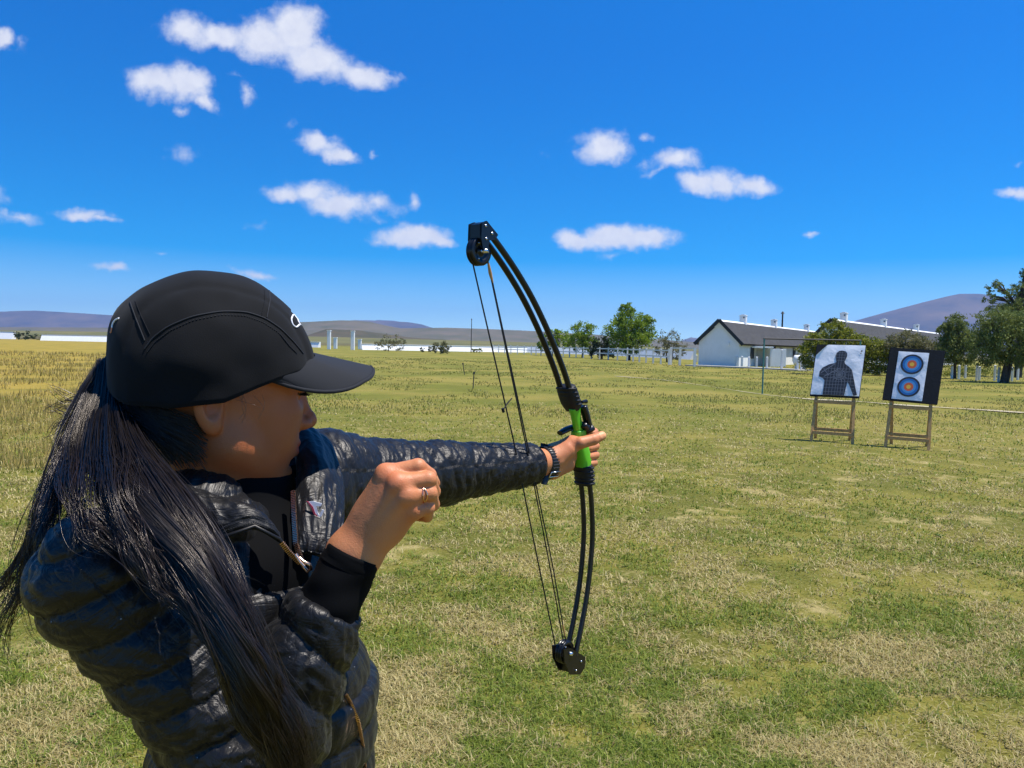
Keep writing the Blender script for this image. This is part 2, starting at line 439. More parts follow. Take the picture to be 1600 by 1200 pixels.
def far_grass(n, xr, yr, hh, ww, cols, name, label, seed, thr):
    """taller tufts in the rough parts of the field"""
    r = np.random.default_rng(seed)
    y = yr[0] * (yr[1] / yr[0]) ** r.uniform(0, 1, n); x = y * r.uniform(xr[0], xr[1], n)
    k = fbm(np.stack([x * .8, y * .45, x * 0], 1), 4, seed) > thr; x, y = x[k], y[k]; n = len(x)
    h = r.uniform(hh[0], hh[1], n) * (1 + y * .006); w = ww * y / 14; az = r.uniform(0, 2 * np.pi, n); ln_ = r.uniform(.05, .7, n)
    base = np.stack([x, y, ground_h(x, y) * (y < 60)], 1); sd = np.stack([np.cos(az), np.sin(az), az * 0], 1)
    tip = base + np.stack([-np.sin(az) * ln_, np.cos(az) * ln_, np.ones(n)], 1) * h[:, None]
    V = np.stack([base - sd * w[:, None], base + sd * w[:, None], tip], 1).reshape(-1, 3)
    o = mesh_np(name, V, np.arange(n * 3).reshape(n, 3), bpy.data.materials['grass_blades'])
    q = r.uniform(0, 1, n)[:, None]; c = np.array(cols[0]) * (1 - q) + np.array(cols[1]) * q
    ca = o.data.color_attributes.new('blade', 'FLOAT_COLOR', 'POINT'); rg = np.ones((n, 3, 4), np.float32); rg[..., :3] = c[:, None]
    ca.data.foreach_set('color', rg.ravel()); tag(o, label, 'grass', kind='stuff')
far_grass(60000, (-1.1, -.36), (9, 70), (.06, .20), .007, [(.20, .17, .04), (.52, .38, .12)], 'tall_dry_grass', 'taller golden dry grass in the rough field at the far left', 5, .44)
far_grass(70000, (-.5, .9), (17, 80), (.02, .07), .010, [(.13, .16, .02), (.42, .34, .11)], 'rough_grass', 'rough tufts of green and dry grass farther out in the field', 8, .50)
# ------------------------------------------------------------------ hills and mountains
def ridge(name, pts, dist, depth, m, label, base=-5.0, rough=.04, seed=0, n=160):
    """pts: (px, py) skyline seen at distance dist; built as a real landform with a sloping front and back"""
    px = np.linspace(pts[0][0], pts[-1][0], n)
    py = np.interp(px, [p[0] for p in pts], [p[1] for p in pts])
    top = np.array([W(a, b, dist)[:] for a, b in zip(px, py)])
    rows = []; ts = np.linspace(0, 1, 26)
    for k, t in enumerate(ts):
        # t=0 foot in front, t=.6 crest, t=1 foot behind
        s = t / .6 if t < .6 else (1 - t) / .4
        hgt = s ** 1.25
        r = top.copy()
        dirv = top[:, :2] / np.linalg.norm(top[:, :2], axis=1)[:, None]
        r[:, :2] += dirv * ((t - .6) * depth)
        P = np.stack([r[:, 0], r[:, 1], r[:, 0] * 0], 1) / (depth * .22)
        wob = (fbm(P, 4, seed) - .5) * 2 * rough * np.minimum(1, abs(t - .6) * 6)
        r[:, 2] = base + (top[:, 2] - base) * np.clip(hgt + wob * (1 if 0 < t < 1 else 0), 0, 1.0)
        rows.append(r)
    V = np.stack(rows); a, b2 = V.shape[:2]; ix = np.arange(a * b2).reshape(a, b2)
    F = np.stack([ix[:-1, :-1], ix[:-1, 1:], ix[1:, 1:], ix[1:, :-1]], -1).reshape(-1, 4)
    o = mesh_np(name, V.reshape(-1, 3), F, m, smooth=True)
    return tag(o, label, 'hill', kind='structure')
def hillmat(name, a, b, scale):
    return mat(name, a, .95, .1, noise=(scale, .5), col2=b, coord='Object')
H1 = hillmat('brown_scrub_slope', (.15, .12, .08), (.085, .085, .045), .012)
H2 = hillmat('heather_scrub_mountain', (.15, .115, .105), (.05, .055, .075), .0035)
H3 = hillmat('olive_plain_slope', (.17, .15, .06), (.10, .105, .04), .015)
H4 = hillmat('dark_bushy_slope', (.055, .06, .035), (.11, .085, .055), .02)
ridge('far_hills', [(-2600, 430), (-1900, 470), (-1300, 455), (-700, 470), (-300, 478), (-80, 490), (0, 487), (50, 485), (120, 489), (150, 491), (200, 494), (330, 502), (480, 504), (560, 500), (590, 501), (650, 504), (700, 520)], 5200, 1500, H2, 'long low purple hills on the far left skyline', seed=3)
ridge('distant_mountain', [(560, 506), (590, 500), (615, 501), (640, 506), (655, 508), (672, 516), (720, 530)], 8000, 900, H2, 'small blue far mountain seen over the brown hills', seed=9)
ridge('brown_hills', [(-2600, 500), (-1500, 505), (-900, 512), (-400, 514), (0, 511), (180, 512), (300, 508), (430, 504), (480, 503), (540, 500), (575, 502), (600, 508), (620, 513), (700, 512), (760, 514), (830, 517), (950, 524), (1080, 534), (1200, 548)], 2300, 900, H1, 'brown scrubby hills behind the long white wall', seed=4, rough=.08)
ridge('bushy_rise', [(450, 532), (480, 524), (510, 514), (560, 516), (590, 520), (640, 527), (720, 532)], 900, 200, H4, 'dark bushy rise behind the two white pillars', seed=6, base=-2)
ridge('olive_slope', [(-2600, 480), (-500, 514), (0, 516), (200, 519), (500, 526), (800, 534), (1000, 541), (1150, 549)], 700, 250, H3, 'pale olive plain beyond the boundary wall', seed=8, base=-1)
ridge('blue_hill', [(1040, 545), (1065, 532), (1080, 527), (1100, 530), (1150, 536), (1220, 552)], 5200, 900, H2, 'small blue hill left of the white cottage', seed=12)
ridge('mountain', [(1180, 552), (1260, 528), (1330, 503), (1380, 489), (1440, 473), (1480, 463), (1500, 459), (1530, 459), (1580, 465), (1640, 452), (1720, 470), (1900, 500), (2100, 560)], 4200, 1900, H2, 'big purple mountain rising behind the cottages', seed=14, rough=.09, n=220)

# ------------------------------------------------------------------ trees
def leafmat(name, a, b):
    m = bpy.data.materials.new(name); m.use_nodes = True
    t = m.node_tree; bs = t.nodes['Principled BSDF']; bs.inputs['Roughness'].default_value = .65; bs.inputs['Specular IOR Level'].default_value = .2
    oi = N(t, 'ShaderNodeNewGeometry')
    mx = N(t, 'ShaderNodeMix', data_type='RGBA'); mx.inputs['A'].default_value = (*a, 1); mx.inputs['B'].default_value = (*b, 1)
    t.links.new(oi.outputs['Random Per Island'], mx.inputs['Factor']); t.links.new(mx.outputs['Result'], bs.inputs['Base Color'])
    tr = N(t, 'ShaderNodeBsdfTranslucent'); t.links.new(mx.outputs['Result'], tr.inputs['Color'])
    ms = N(t, 'ShaderNodeMixShader'); ms.inputs[0].default_value = .35
    t.links.new(bs.outputs[0], ms.inputs[1]); t.links.new(tr.outputs[0], ms.inputs[2]); t.links.new(ms.outputs[0], t.nodes['Material Output'].inputs['Surface'])
    return m
LF = {'green': leafmat('mid_green_leaves', (.10, .18, .015), (.30, .38, .03)),
      'dark': leafmat('dark_green_leaves', (.018, .032, .010), (.045, .065, .018)),
      'olive': leafmat('grey_olive_leaves', (.12, .125, .045), (.22, .20, .09)),
      'pepper': leafmat('fresh_feathery_leaves', (.10, .135, .03), (.24, .27, .07)),
      'hedge': leafmat('yellow_green_leaves', (.11, .14, .014), (.28, .28, .03))}
def leaves(blobs, n, size, droop=0.0, seed=0):
    """leaf quads gathered in clumps inside ellipsoid blobs; local coordinates"""
    r = np.random.default_rng(seed); C = []
    wts = np.array([b[3] * b[4] * b[5] for b in blobs]) ** (2 / 3); wts /= wts.sum()
    for b, wt in zip(blobs, wts):
        m = max(6, int(n * wt)); nc = max(4, m // 28)
        d = r.normal(size=(nc, 3)); d /= np.linalg.norm(d, axis=1)[:, None]
        rad = r.uniform(.35, 1.0, nc) ** .55
        rad *= .80 + .42 * vnoise(d * 2.1 + seed, seed)
        cc = d * rad[:, None]
        k = r.integers(0, nc, m)
        p = cc[k] + r.normal(size=(m, 3)) * .11
        C.append(p * np.array([b[3], b[4], b[5]]) + np.array(b[:3]))
    C = np.concatenate(C); m = len(C)
    C[:, 2] = np.maximum(C[:, 2], 0.1)
    a = r.normal(size=(m, 3)); a[:, 2] -= droop * 2; a /= np.linalg.norm(a, axis=1)[:, None]
    q = np.cross(a, r.normal(size=(m, 3))); q /= np.linalg.norm(q, axis=1)[:, None]
    s = size * r.uniform(.6, 1.4, m)[:, None]
    l = s * (1 + droop)
    V = np.stack([C - a * l, C + q * s * .55, C + a * l, C - q * s * .55], 1)
    return V.reshape(-1, 3), np.arange(m * 4).reshape(m, 4)
def tree(name, pos, blobs, label, leaf, n, size, trunks, group=None, cat='tree', droop=0.0, seed=0):
    rt = empty(name, pos, 0, label, cat, group)
    mb = MB()
    r = random.Random(seed)
    for (x0, y0, x1, y1, z1, r0) in trunks:
        pts = [Vector((x0, y0, -.1)), Vector((x0 * .7 + x1 * .3 + r.uniform(-.08, .08), y0 * .7 + y1 * .3, z1 * .35)), Vector((x0 * .3 + x1 * .7, y0 * .3 + y1 * .7 + r.uniform(-.1, .1), z1 * .7)), Vector((x1, y1, z1))]
        mb.tube(pts, [r0, r0 * .8, r0 * .62, r0 * .45], 8)
    tx, ty, tz = trunks[0][2:5]
    for b in blobs:
        c = Vector(b[:3]); s = Vector((tx, ty, min(tz, c.z * .85)))
        if (c - s).length < .3: continue
        md = (c + s) / 2 + Vector((r.uniform(-.2, .2), r.uniform(-.2, .2), .12 * (c - s).length))
        mb.tube([s - Vector((0, 0, .15)), md, c], [trunks[0][5] * .5, trunks[0][5] * .34, trunks[0][5] * .1], 6)
        for q in range(4):
            e = c + Vector((r.uniform(-.85, .85) * b[3], r.uniform(-.85, .85) * b[4], r.uniform(-.2, .85) * b[5]))
            mb.tube([md, (md + e) / 2 + Vector((0, 0, .1)), e], [trunks[0][5] * .25, trunks[0][5] * .16, .012], 5)
    mb.build('trunk', M_bark, rt)
    V, Q = leaves(blobs, n, size, droop, seed)
    mesh_np('crown', V, Q, LF[leaf], rt)
    return rt
def s_at(p): return p.y / FPX          # metres per photo pixel at a point
def tree_px(name, cx, base_y, blobs_px, label, leaf, n, size, trunks_px, D=None, **k):
    """shape of the crown given as offsets in pixels from the foot, turned into metres at that tree's distance"""
    p = G(cx, base_y) if D is None else None
    if p is None:
        v = W(cx, base_y, D); p = Vector((v.x, v.y, 0)); 
    s = s_at(p)
    zoff = 0.0
    bl = [((bx) * s, dy * s, bz * s, rx * s, (ry if ry else rx) * s, rz * s) for (bx, dy, bz, rx, ry, rz) in blobs_px]
    tr = [(a * s, 0, b * s, 0, c * s, w * s) for (a, b, c, w) in trunks_px]
    return tree(name, p, bl, label, leaf, n, size * s, tr, **k)
TG = 'trees in front of and beside the farm buildings'
tree_px('leafy_tree', 983, 563, [(2, 0, 62, 26, 0, 20), (-16, 0, 45, 24, 0, 20), (20, 4, 46, 22, 0, 20), (2, 0, 30, 32, 0, 20), (-4, -4, 80, 13, 0, 10), (26, 0, 62, 12, 0, 10)], 'tallest round bright green tree left of the white cottage', 'green', 13000, 1.5, [(0, 1, 32, 2.6)], group=TG, seed=21)
tree_px('leafy_tree', 910, 559, [(0, 0, 42, 19, 0, 16), (-6, 0, 26, 17, 0, 16), (9, 0, 24, 16, 0, 14)], 'round green tree behind the white rail fence, right beside the dark bush', 'green', 5000, 1.4, [(0, 0, 24, 2)], group=TG, seed=22)
tree_px('leafy_tree', 862, 556, [(-10, 0, 22, 14, 0, 14), (14, 0, 24, 16, 0, 14), (4, 0, 34, 14, 0, 9)], 'low dark green tree half hidden behind the bow limbs', 'green', 3600, 1.4, [(0, 0, 18, 2)], group=TG, seed=23)
tree_px('dark_tree', 940, 561, [(0, 0, 22, 15, 0, 18), (12, 0, 14, 12, 0, 13), (-10, 0, 14, 12, 0, 12)], 'almost black low tree between two bright green trees', 'dark', 3600, 1.3, [(0, 0, 14, 2)], group=TG, seed=24)
tree_px('olive_tree', 1045, 566, [(0, 0, 34, 20, 0, 16), (-8, 0, 20, 18, 0, 13), (12, 0, 20, 18, 0, 14)], 'grey olive airy tree left of the white cottage gable', 'olive', 2600, 1.2, [(-3, -4, 24, 1.4), (4, 6, 22, 1.1)], group=TG, seed=25)
tree_px('hedge_tree', 1300, 585, [(0, 0, 66, 22, 0, 18), (-22, 0, 48, 24, 0, 20), (26, 0, 50, 28, 0, 20), (-30, 0, 28, 24, 0, 24), (20, 0, 26, 34, 0, 24), (60, 0, 42, 26, 0, 20), (64, 0, 24, 30, 0, 24)], 'wide yellow green tree spreading in front of the cottages above the shooting target', 'hedge', 20000, 1.7, [(0, 0, 40, 3), (40, 50, 38, 2.4)], group=TG, seed=26)
tree_px('olive_tree', 1415, 588, [(0, 0, 54, 26, 0, 18), (-22, 0, 40, 20, 0, 18), (24, 0, 44, 22, 0, 18), (4, 0, 30, 34, 0, 16)], 'olive tree between the two cottages and above the ring targets', 'olive', 10000, 1.5, [(0, -3, 40, 2.4), (6, 12, 34, 1.8)], group=TG, seed=27)
tree_px('pepper_tree', 1493, 592, [(0, 0, 66, 20, 0, 20), (-12, 0, 46, 20, 0, 26), (12, 0, 44, 20, 0, 24), (-4, 0, 86, 16, 0, 14), (-22, 0, 76, 10, 0, 12)], 'feathery green tree standing right of the ring targets', 'pepper', 13000, 1.2, [(-1, 0, 52, 2.6), (-34, -14, 50, 2.0)], group=TG, droop=.5, seed=28)
tree_px('pepper_tree', 1567, 598, [(0, 0, 68, 44, 0, 36), (-30, 0, 52, 26, 0, 30), (20, 0, 54, 36, 0, 34), (-6, 0, 98, 34, 0, 18), (34, 0, 86, 30, 0, 24), (-22, 0, 80, 22, 0, 20), (64, 0, 60, 34, 0, 40)], 'broad dark drooping tree at the right edge of the photo', 'pepper', 26000, 1.3, [(0, 8, 60, 5.0), (6, 14, 64, 3)], group=TG, droop=.6, seed=29)
tree_px('tall_tree', 1590, 590, [(-42, 0, 140, 13, 0, 10), (-50, 0, 122, 12, 0, 9), (-22, 0, 128, 14, 0, 10), (-2, 0, 138, 18, 0, 11), (-34, 0, 104, 20, 0, 12), (8, 0, 160, 14, 0, 13), (12, 0, 186, 10, 0, 9), (26, 0, 170, 16, 0, 16), (0, 0, 112, 30, 0, 14), (44, 0, 140, 26, 0, 26)], 'tallest tree with open spiky branches against the sky at the right edge', 'pepper', 13000, 1.2, [(0, -4, 110, 5), (2, 16, 120, 4)], group=TG, seed=30)
BG = 'bushes along the white wall'
for (cx, by, w, h, lf, lab, nn) in [
    (689, 553, 15, 19, 'olive', 'round grey green bush in the field in front of the white wall', 1500), (607, 549, 24, 24, 'olive', 'bare greyish bushy tree right of the two white pillars', 900),
    (622, 546, 16, 22, 'olive', 'pale olive bush right of the white pillars', 800), (660, 550, 4, 8, 'dark', 'small thin dark shrub before the white wall', 200), (673, 550, 5, 9, 'olive', 'small olive shrub left of the round bush', 200),
    (745, 551, 10, 7, 'hedge', 'low green shrub below the thin dark mast', 300), (40, 531, 17, 15, 'dark', 'dark bush against the white wall at the far left', 700), (64, 531, 12, 9, 'olive', 'olive bush right of the dark bush at far left', 300),
    (1500, 588, 60, 22, 'hedge', 'long yellow green hedge behind the white posts on the right', 2500), (1418, 584, 40, 14, 'dark', 'dark low hedge under the olive tree', 1200)]:
    p = G(cx, by); s = s_at(p)
    tree('bush', p, [(0, 0, h * .5 * s, w * s, w * s * .8, h * .55 * s), (w * .4 * s, 0, h * .4 * s, w * .6 * s, w * .5 * s, h * .4 * s), (-w * .4 * s, 0, h * .42 * s, w * .6 * s, w * .5 * s, h * .42 * s)], lab, lf, nn, 1.15 * s, [(0, 0, 0, 0, h * .45 * s, .8 * s)], group=BG, cat='bush', seed=int(cx))

# ------------------------------------------------------------------ cottages
def cottage(name, P0, P1, w, hr, he, chims, label, kw=None):
    """P0, P1: ground points below the ends of the ridge; gable at P0"""
    P0, P1 = Vector((P0[0], P0[1], 0)), Vector((P1[0], P1[1], 0))
    d = P1 - P0; ln = d.length; rz = math.atan2(d.y, d.x)
    rt = empty(name, P0, rz, label, 'building')          # local x along the ridge, -y towards the camera side
    hw = w / 2
    mb = MB()
    poly = [(-hw, 0), (hw, 0), (hw, he), (0, hr - .12), (-hw, he)]
    mb.prism(poly, ln, (Vector((0, 0, 0)), Vector((0, 1, 0)), Vector((0, 0, 1)), Vector((1, 0, 0))))
    mb.build('wall', M_white, rt)
    rb = MB()
    for s in (-1, 1):
        a = Vector((0, 0, hr)); e = Vector((0, s * (hw + .3), he - .12 - (hr - he) / hw * .3 + .1))
        n = (e - a).cross(Vector((1, 0, 0))).normalized() * (-s)
        sl = (e - a)
        rb.prism([(0, 0), (ln + .3, 0), (ln + .3, sl.length), (0, sl.length)], .22, (a - Vector((.15, 0, 0)), Vector((1, 0, 0)), sl.normalized(), n if n.z > 0 else -n))
    roof = rb.build('roof', M_roof, rt)
    cp = MB()
    cp.prism([(-.62, -.50), (-.12, .10), (.12, .10), (.62, -.50), (.45, -.62), (-.45, -.62)], ln + .1, (Vector((-.05, 0, hr + .12)), Vector((0, 1, 0)), Vector((0, 0, 1)), Vector((1, 0, 0))))
    cp.build('ridge_cap', M_white, roof)
    vb = MB()
    for s in (-1, 1):
        a = Vector((-.22, 0, hr + .2)); e = Vector((-.22, s * (hw + .38), he - .25))
        vb.bar(a, e, .12, .3)
    vb.build('gable_edge', M_trim, roof)
    for cx in chims:
        cb = MB()
        cb.box((cx, 0, hr + .25), (.55, .62, 1.3)); cb.box((cx, 0, hr + .92), (.64, .7, .1)); cb.box((cx, 0, hr + 1.0), (.4, .4, .08), mi=1)
        cb.box((cx - .30, -.15, hr + .72), (.1, .2, .2), mi=1)
        cb.build('chimney', [M_white, M_trim], roof, bevel=.03)
    return rt
a0 = W(1123, 545, 73); a1 = W(1285, 545, 112)
c1 = cottage('cottage', (a0.x, a0.y), (a1.x, a1.y), 3.9, 4.15, 2.3, [7.5, 19.5, 36], 'nearer white cottage with dark thatched roof and a white ridge behind the post row')
wb = MB()
for x in (4, 9, 15, 21):
    wb = MB(); wb.box((x, -2.06, 1.3), (.9, .05, 1.1)); wb.build('window', M_trim, c1)
db = MB(); db.box((12, -2.06, 1.0), (1.0, .05, 2.0)); db.build('door', M_trim, c1)
gl = MB(); gl.box((-.09, -.95, 2.1), (.18, .18, .26)); gl.build('wall_lamp', M_white, c1)
b0 = W(1298, 548, 74); b1 = W(1466, 548, 118)
cottage('cottage', (b0.x, b0.y), (b1.x, b1.y), 4.4, 4.5, 2.4, [4.0, 20.5, 39], 'farther white cottage whose ridge and three chimneys show above the trees')
# flat veranda in front of the nearer cottage
pv = G(1160, 572); s = s_at(pv)
ver = empty('veranda', pv, R(2), 'flat white roofed veranda against the nearer white cottage', 'veranda')
x0, x1 = -52 * s, 46 * s
v = MB(); v.box(((x0 + x1) / 2, .9, 30 * s), (x1 - x0, 2.6, .16)); v.build('flat_roof', M_white, ver, bevel=.02)
v = MB(); v.box(((x0 + x1) / 2 + .3, 2.0, 14 * s), (x1 - x0 - .8, .2, 28 * s)); v.build('back_wall', M_white, ver)
v = MB(); v.box((x1 + .5, .8, 14 * s), (1.6, 2.2, 28 * s)); v.build('white_room', M_white, ver, bevel=.02)
for fx in (-.95, -.5, 0, .5):
    v = MB(); v.box((x1 * .0 + (x0 + x1) / 2 + fx * (x1 - x0) / 2, 1.87, 1.0), (.55, .04, 1.5)); v.build('dark_opening', M_trim, ver)
for fx in (x0 + .15, (x0 + x1) / 2, x1 - .2):
    v = MB(); v.box((fx, -.25, 14.5 * s), (.13, .13, 29 * s)); v.build('post', M_post, ver)
# white box trailer / tank right of the cottage
pt = G(1250, 577); s = s_at(pt)
tk = empty('water_tank', pt, 0, 'small rounded white tank on legs behind the post row', 'tank')
mb = MB(); mb.tube([Vector((-10 * s, 0, 14 * s)), Vector((-8.5 * s, 0, 14 * s)), Vector((8.5 * s, 0, 14 * s)), Vector((10.5 * s, 0, 14 * s))], [5 * s, 8 * s, 8 * s, 5 * s], 16); mb.build('tank', M_white, tk)
for sx in (-6, 6):
    mb = MB(); mb.box((sx * s, 0, 3.2 * s), (.12, .5, 6.6 * s)); mb.build('leg', M_post, tk)
# masts
def mast(px, by, ty, r, m, label, cat='mast', name='mast'):
    p = G(px, by); s = s_at(p); h = (by - ty) * s
    rt = empty(name, p, 0, label, cat)
    mb = MB(); mb.tube([(0, 0, -.1), (0, 0, h * .96)], [r, r * .6], 8); mb.build('pole', M_darkmetal, rt)
    mb = MB(); mb.tube([(0, 0, h * .955), (0, 0, h)], [r * 1.5, r * .5], 8); mb.build('tip', M_darkmetal, rt)
mast(736, 551, 498, .09, M_darkmetal, 'thin dark mast standing before the white wall left of the bowstring')
mast(1220, 566, 487, .17, M_darkmetal, 'thin grey mast rising behind the nearer cottage roof')

# ------------------------------------------------------------------ long white wall, pillars, fence
def wall_seg(pa, pb, hpx, label, name='boundary_wall'):
    a, b = G(*pa), G(*pb); d = b - a; ln = d.length
    ha, hb = hpx[0] * s_at(a), hpx[1] * s_at(b)
    rt = empty(name, a, math.atan2(d.y, d.x), label, 'wall')
    mb = MB()      # face leans back from a thick foot, a slope added to catch the sun
    mb.add([(0, -ha * .62, -.2), (ln, -hb * .62, -.2), (ln, .2, -.2), (0, .2, -.2), (0, -.12, ha), (ln, -.12, hb), (ln, .2, hb), (0, .2, ha)], [(3, 2, 1, 0), (4, 5, 6, 7), (0, 1, 5, 4), (1, 2, 6, 5), (2, 3, 7, 6), (3, 0, 4, 7)])
    mb.build('wall_face', M_white, rt)
    mb = MB(); mb.prism([(0, ha), (ln, hb), (ln, hb + .12), (0, ha + .12)], .47, (Vector((0, .23, 0)), Vector((1, 0, 0)), Vector((0, 0, 1)), Vector((0, -1, 0))))
    mb.build('coping', M_white, rt)
wall_seg((-420, 519), (24, 530), (12, 11), 'long white wall leaving the photo at the left edge')
wall_seg((66, 532), (205, 535), (9, 9.5), 'long white wall between the bushes and the back of the black cap')
wall_seg((565, 546.5), (836, 551), (8.5, 8), 'long white wall behind the bowstrings')
wall_seg((210, 534), (500, 543), (8, 8), 'long white wall hidden behind the black cap')
for px, by, ty, w in [(514, 546, 517, 5), (524, 545, 528, 5), (551, 547, 518, 5.5), (562, 546, 531, 5)]:
    p = G(px, by); s = s_at(p); h = (by - ty) * s
    lab = {514: 'tall white pillar, left one, rising over the cap brim', 524: 'short white pillar stump over the cap brim', 551: 'tall white pillar beside the end of the long white wall', 562: 'short white pillar joined to the wall end'}[px]
    rt = empty('gate_pillar', p, 0, lab, 'pillar', 'white gate pillars')
    mb = MB(); mb.box((0, 0, h / 2), (w * s, w * s, h)); mb.build('shaft', M_white, rt, bevel=.04)
    mb = MB(); mb.box((0, 0, h + .06), (w * s * 1.2, w * s * 1.2, .14)); mb.build('cap_stone', M_white, rt, bevel=.02)
def fence(pts, hp, gap, label, rails=(.88, .5), pw=.16):
    P = [G(*p) for p in pts]; rt = empty('rail_fence', P[0], 0, label, 'fence'); o = P[0]
    posts = []; rl = MB()
    for a, b in zip(P[:-1], P[1:]):
        n = max(1, round((b - a).length / gap))
        posts += [a.lerp(b, i / n) for i in range(n)]
    posts.append(P[-1])
    for i, p in enumerate(posts):
        h = hp
        pb = MB(); pb.box((p.x - o.x, p.y - o.y, h / 2 - .05), (pw, pw, h + .1)); pb.build('post', M_post, rt)
    for a, b in zip(posts[:-1], posts[1:]):
        for r in rails: e_ = (b - a).normalized() * .03; rl.bar(a - o - e_ + Vector((0, .0, hp * r)), b - o + e_ + Vector((0, 0, hp * r)), .07, .13)
    rl.build('rail', M_post, rt)
    return rt
fence([(770, 551.5), (830, 554.5), (900, 559), (980, 564), (1045, 570)], 1.55, 2.9, 'long white post and rail fence in front of the green trees')
# close planked white fence behind it
wf0 = [G(770, 549), G(950, 555), G(1085, 562)]
for a, b, lab in ((wf0[0], wf0[1], 'low white wall behind the post and rail fence, left stretch'), (wf0[1], wf0[2], 'low white wall under the big round tree, behind the rail fence')):
    d = b - a; rt = empty('low_wall', a, math.atan2(d.y, d.x), lab, 'wall')
    ln_ = d.length; mb = MB(); mb.add([(0, -.75, -.1), (ln_, -.75, -.1), (ln_, .15, -.1), (0, .15, -.1), (0, -.1, 1.2), (ln_, -.1, 1.2), (ln_, .15, 1.2), (0, .15, 1.2)], [(3, 2, 1, 0), (4, 5, 6, 7), (0, 1, 5, 4), (1, 2, 6, 5), (2, 3, 7, 6), (3, 0, 4, 7)]); mb.build('wall_face', M_white, rt)  # foot pushed forward: added slope that makes this face catch sunlight
fence([(1048, 570), (1062, 571), (1085, 573)], 1.7, 3.0, 'higher white gate like fence bay left of the cottage', rails=(.95,), pw=.2)
fence([(1338, 580), (1362, 581), (1384, 583)], 1.75, 1.1, 'white crossed rail fence seen between the two target stands', rails=(.95, .55), pw=.12)
kerb = [G(1080, 572), G(1180, 576), G(1262, 580)]
mb = MB()
for a, b in zip(kerb[:-1], kerb[1:]): mb.bar(a + Vector((0, .6, .05)), b + Vector((0, .6, .05)), 1.6, .12)
tag(mb.build('path', M_concrete), 'pale concrete strip along the foot of the white posts', 'path', kind='structure')
PP = [(1088, 566, 555), (1100, 567, 555), (1108, 568, 556), (1113, 568, 557), (1119, 569, 557), (1124, 570, 546), (1127, 570, 555), (1134, 571, 555), (1140, 571, 555), (1145, 572, 556), (1151, 573, 557), (1159, 574, 557), (1170, 575, 558), (1182, 575, 558), (1198, 577, 558), (1221, 578, 547), (1246, 579, 560), (1252, 579, 561),
      (1363, 583, 566), (1374, 583, 560), (1487, 592, 572), (1498, 593, 571), (1508, 591, 571), (1526, 595, 571), (1530, 594, 573), (1554, 595, 571), (1560, 597, 574), (1581, 596, 574), (1590, 594, 574)]
NTH = ['first', 'second', 'third', 'fourth', 'fifth', 'sixth', 'seventh', 'eighth', 'ninth', 'tenth', 'eleventh', 'twelfth', 'thirteenth', 'fourteenth', 'fifteenth', 'sixteenth', 'seventeenth', 'eighteenth']
for i, (px, by, ty) in enumerate(PP):
    p = G(px, by); s = s_at(p); h = (by - ty) * s
    if i < 18: lab = 'white square post before the cottage, %s from the left of its row' % NTH[i]
    elif i < 20: lab = 'white post between the two target stands, %s of the pair' % ('shorter' if i == 18 else 'taller')
    else: lab = 'white post under the trees at the right, %s from the ring targets' % NTH[i - 20]
    rt = empty('bollard', p, 0, lab, 'post', 'white posts along the field edge')
    w = 3.0 * s
    mb = MB(); mb.box((0, 0, h / 2 - .05), (w, w, h + .1)); mb.build('shaft', M_post, rt, bevel=.02)
    mb = MB(); mb.add([Vector((x * w * .5, y * w * .5, h)) for x, y in ((-1, -1), (1, -1), (1, 1), (-1, 1))] + [Vector((0, 0, h + w * .25))], [(0, 1, 4), (1, 2, 4), (2, 3, 4), (3, 0, 4)]); mb.build('pointed_top', M_post, rt)

# sandy track line through the field
tp = [(960, 588), (1000, 591), (1045, 595), (1100, 603), (1150, 611), (1200, 618), (1260, 624), (1340, 628), (1400, 633), (1480, 638), (1560, 643), (1640, 648)]
mbp = MB(); n_ = 60
for i in range(n_):
    t = i / n_ * (len(tp) - 1); k = int(t); f = t - k
    t2 = (i + 1) / n_ * (len(tp) - 1); k2 = min(int(t2), len(tp) - 2); f2 = t2 - k2
    a = G(tp[k][0] + (tp[k + 1][0] - tp[k][0]) * f, tp[k][1] + (tp[k + 1][1] - tp[k][1]) * f); b = G(tp[k2][0] + (tp[k2 + 1][0] - tp[k2][0]) * f2, tp[k2][1] + (tp[k2 + 1][1] - tp[k2][1]) * f2)
    w1 = .13 + .16 * abs(math.sin(i * 1.7)) + .1 * math.sin(i * .6); w2 = .13 + .16 * abs(math.sin((i + 1) * 1.7)) + .1 * math.sin((i + 1) * .6)
    w1, w2 = max(.05, w1), max(.05, w2)
    z = Vector((0, 0, .022)); sd = Vector((0, 1, 0))
    mbp.add([a - sd * w1 + z, b - sd * w2 + z, b + sd * w2 + z, a + sd * w1 + z], [(0, 1, 2, 3)])
tag(mbp.build('path', M_path), 'narrow pale worn track crossing the field behind the targets', 'path', kind='structure')

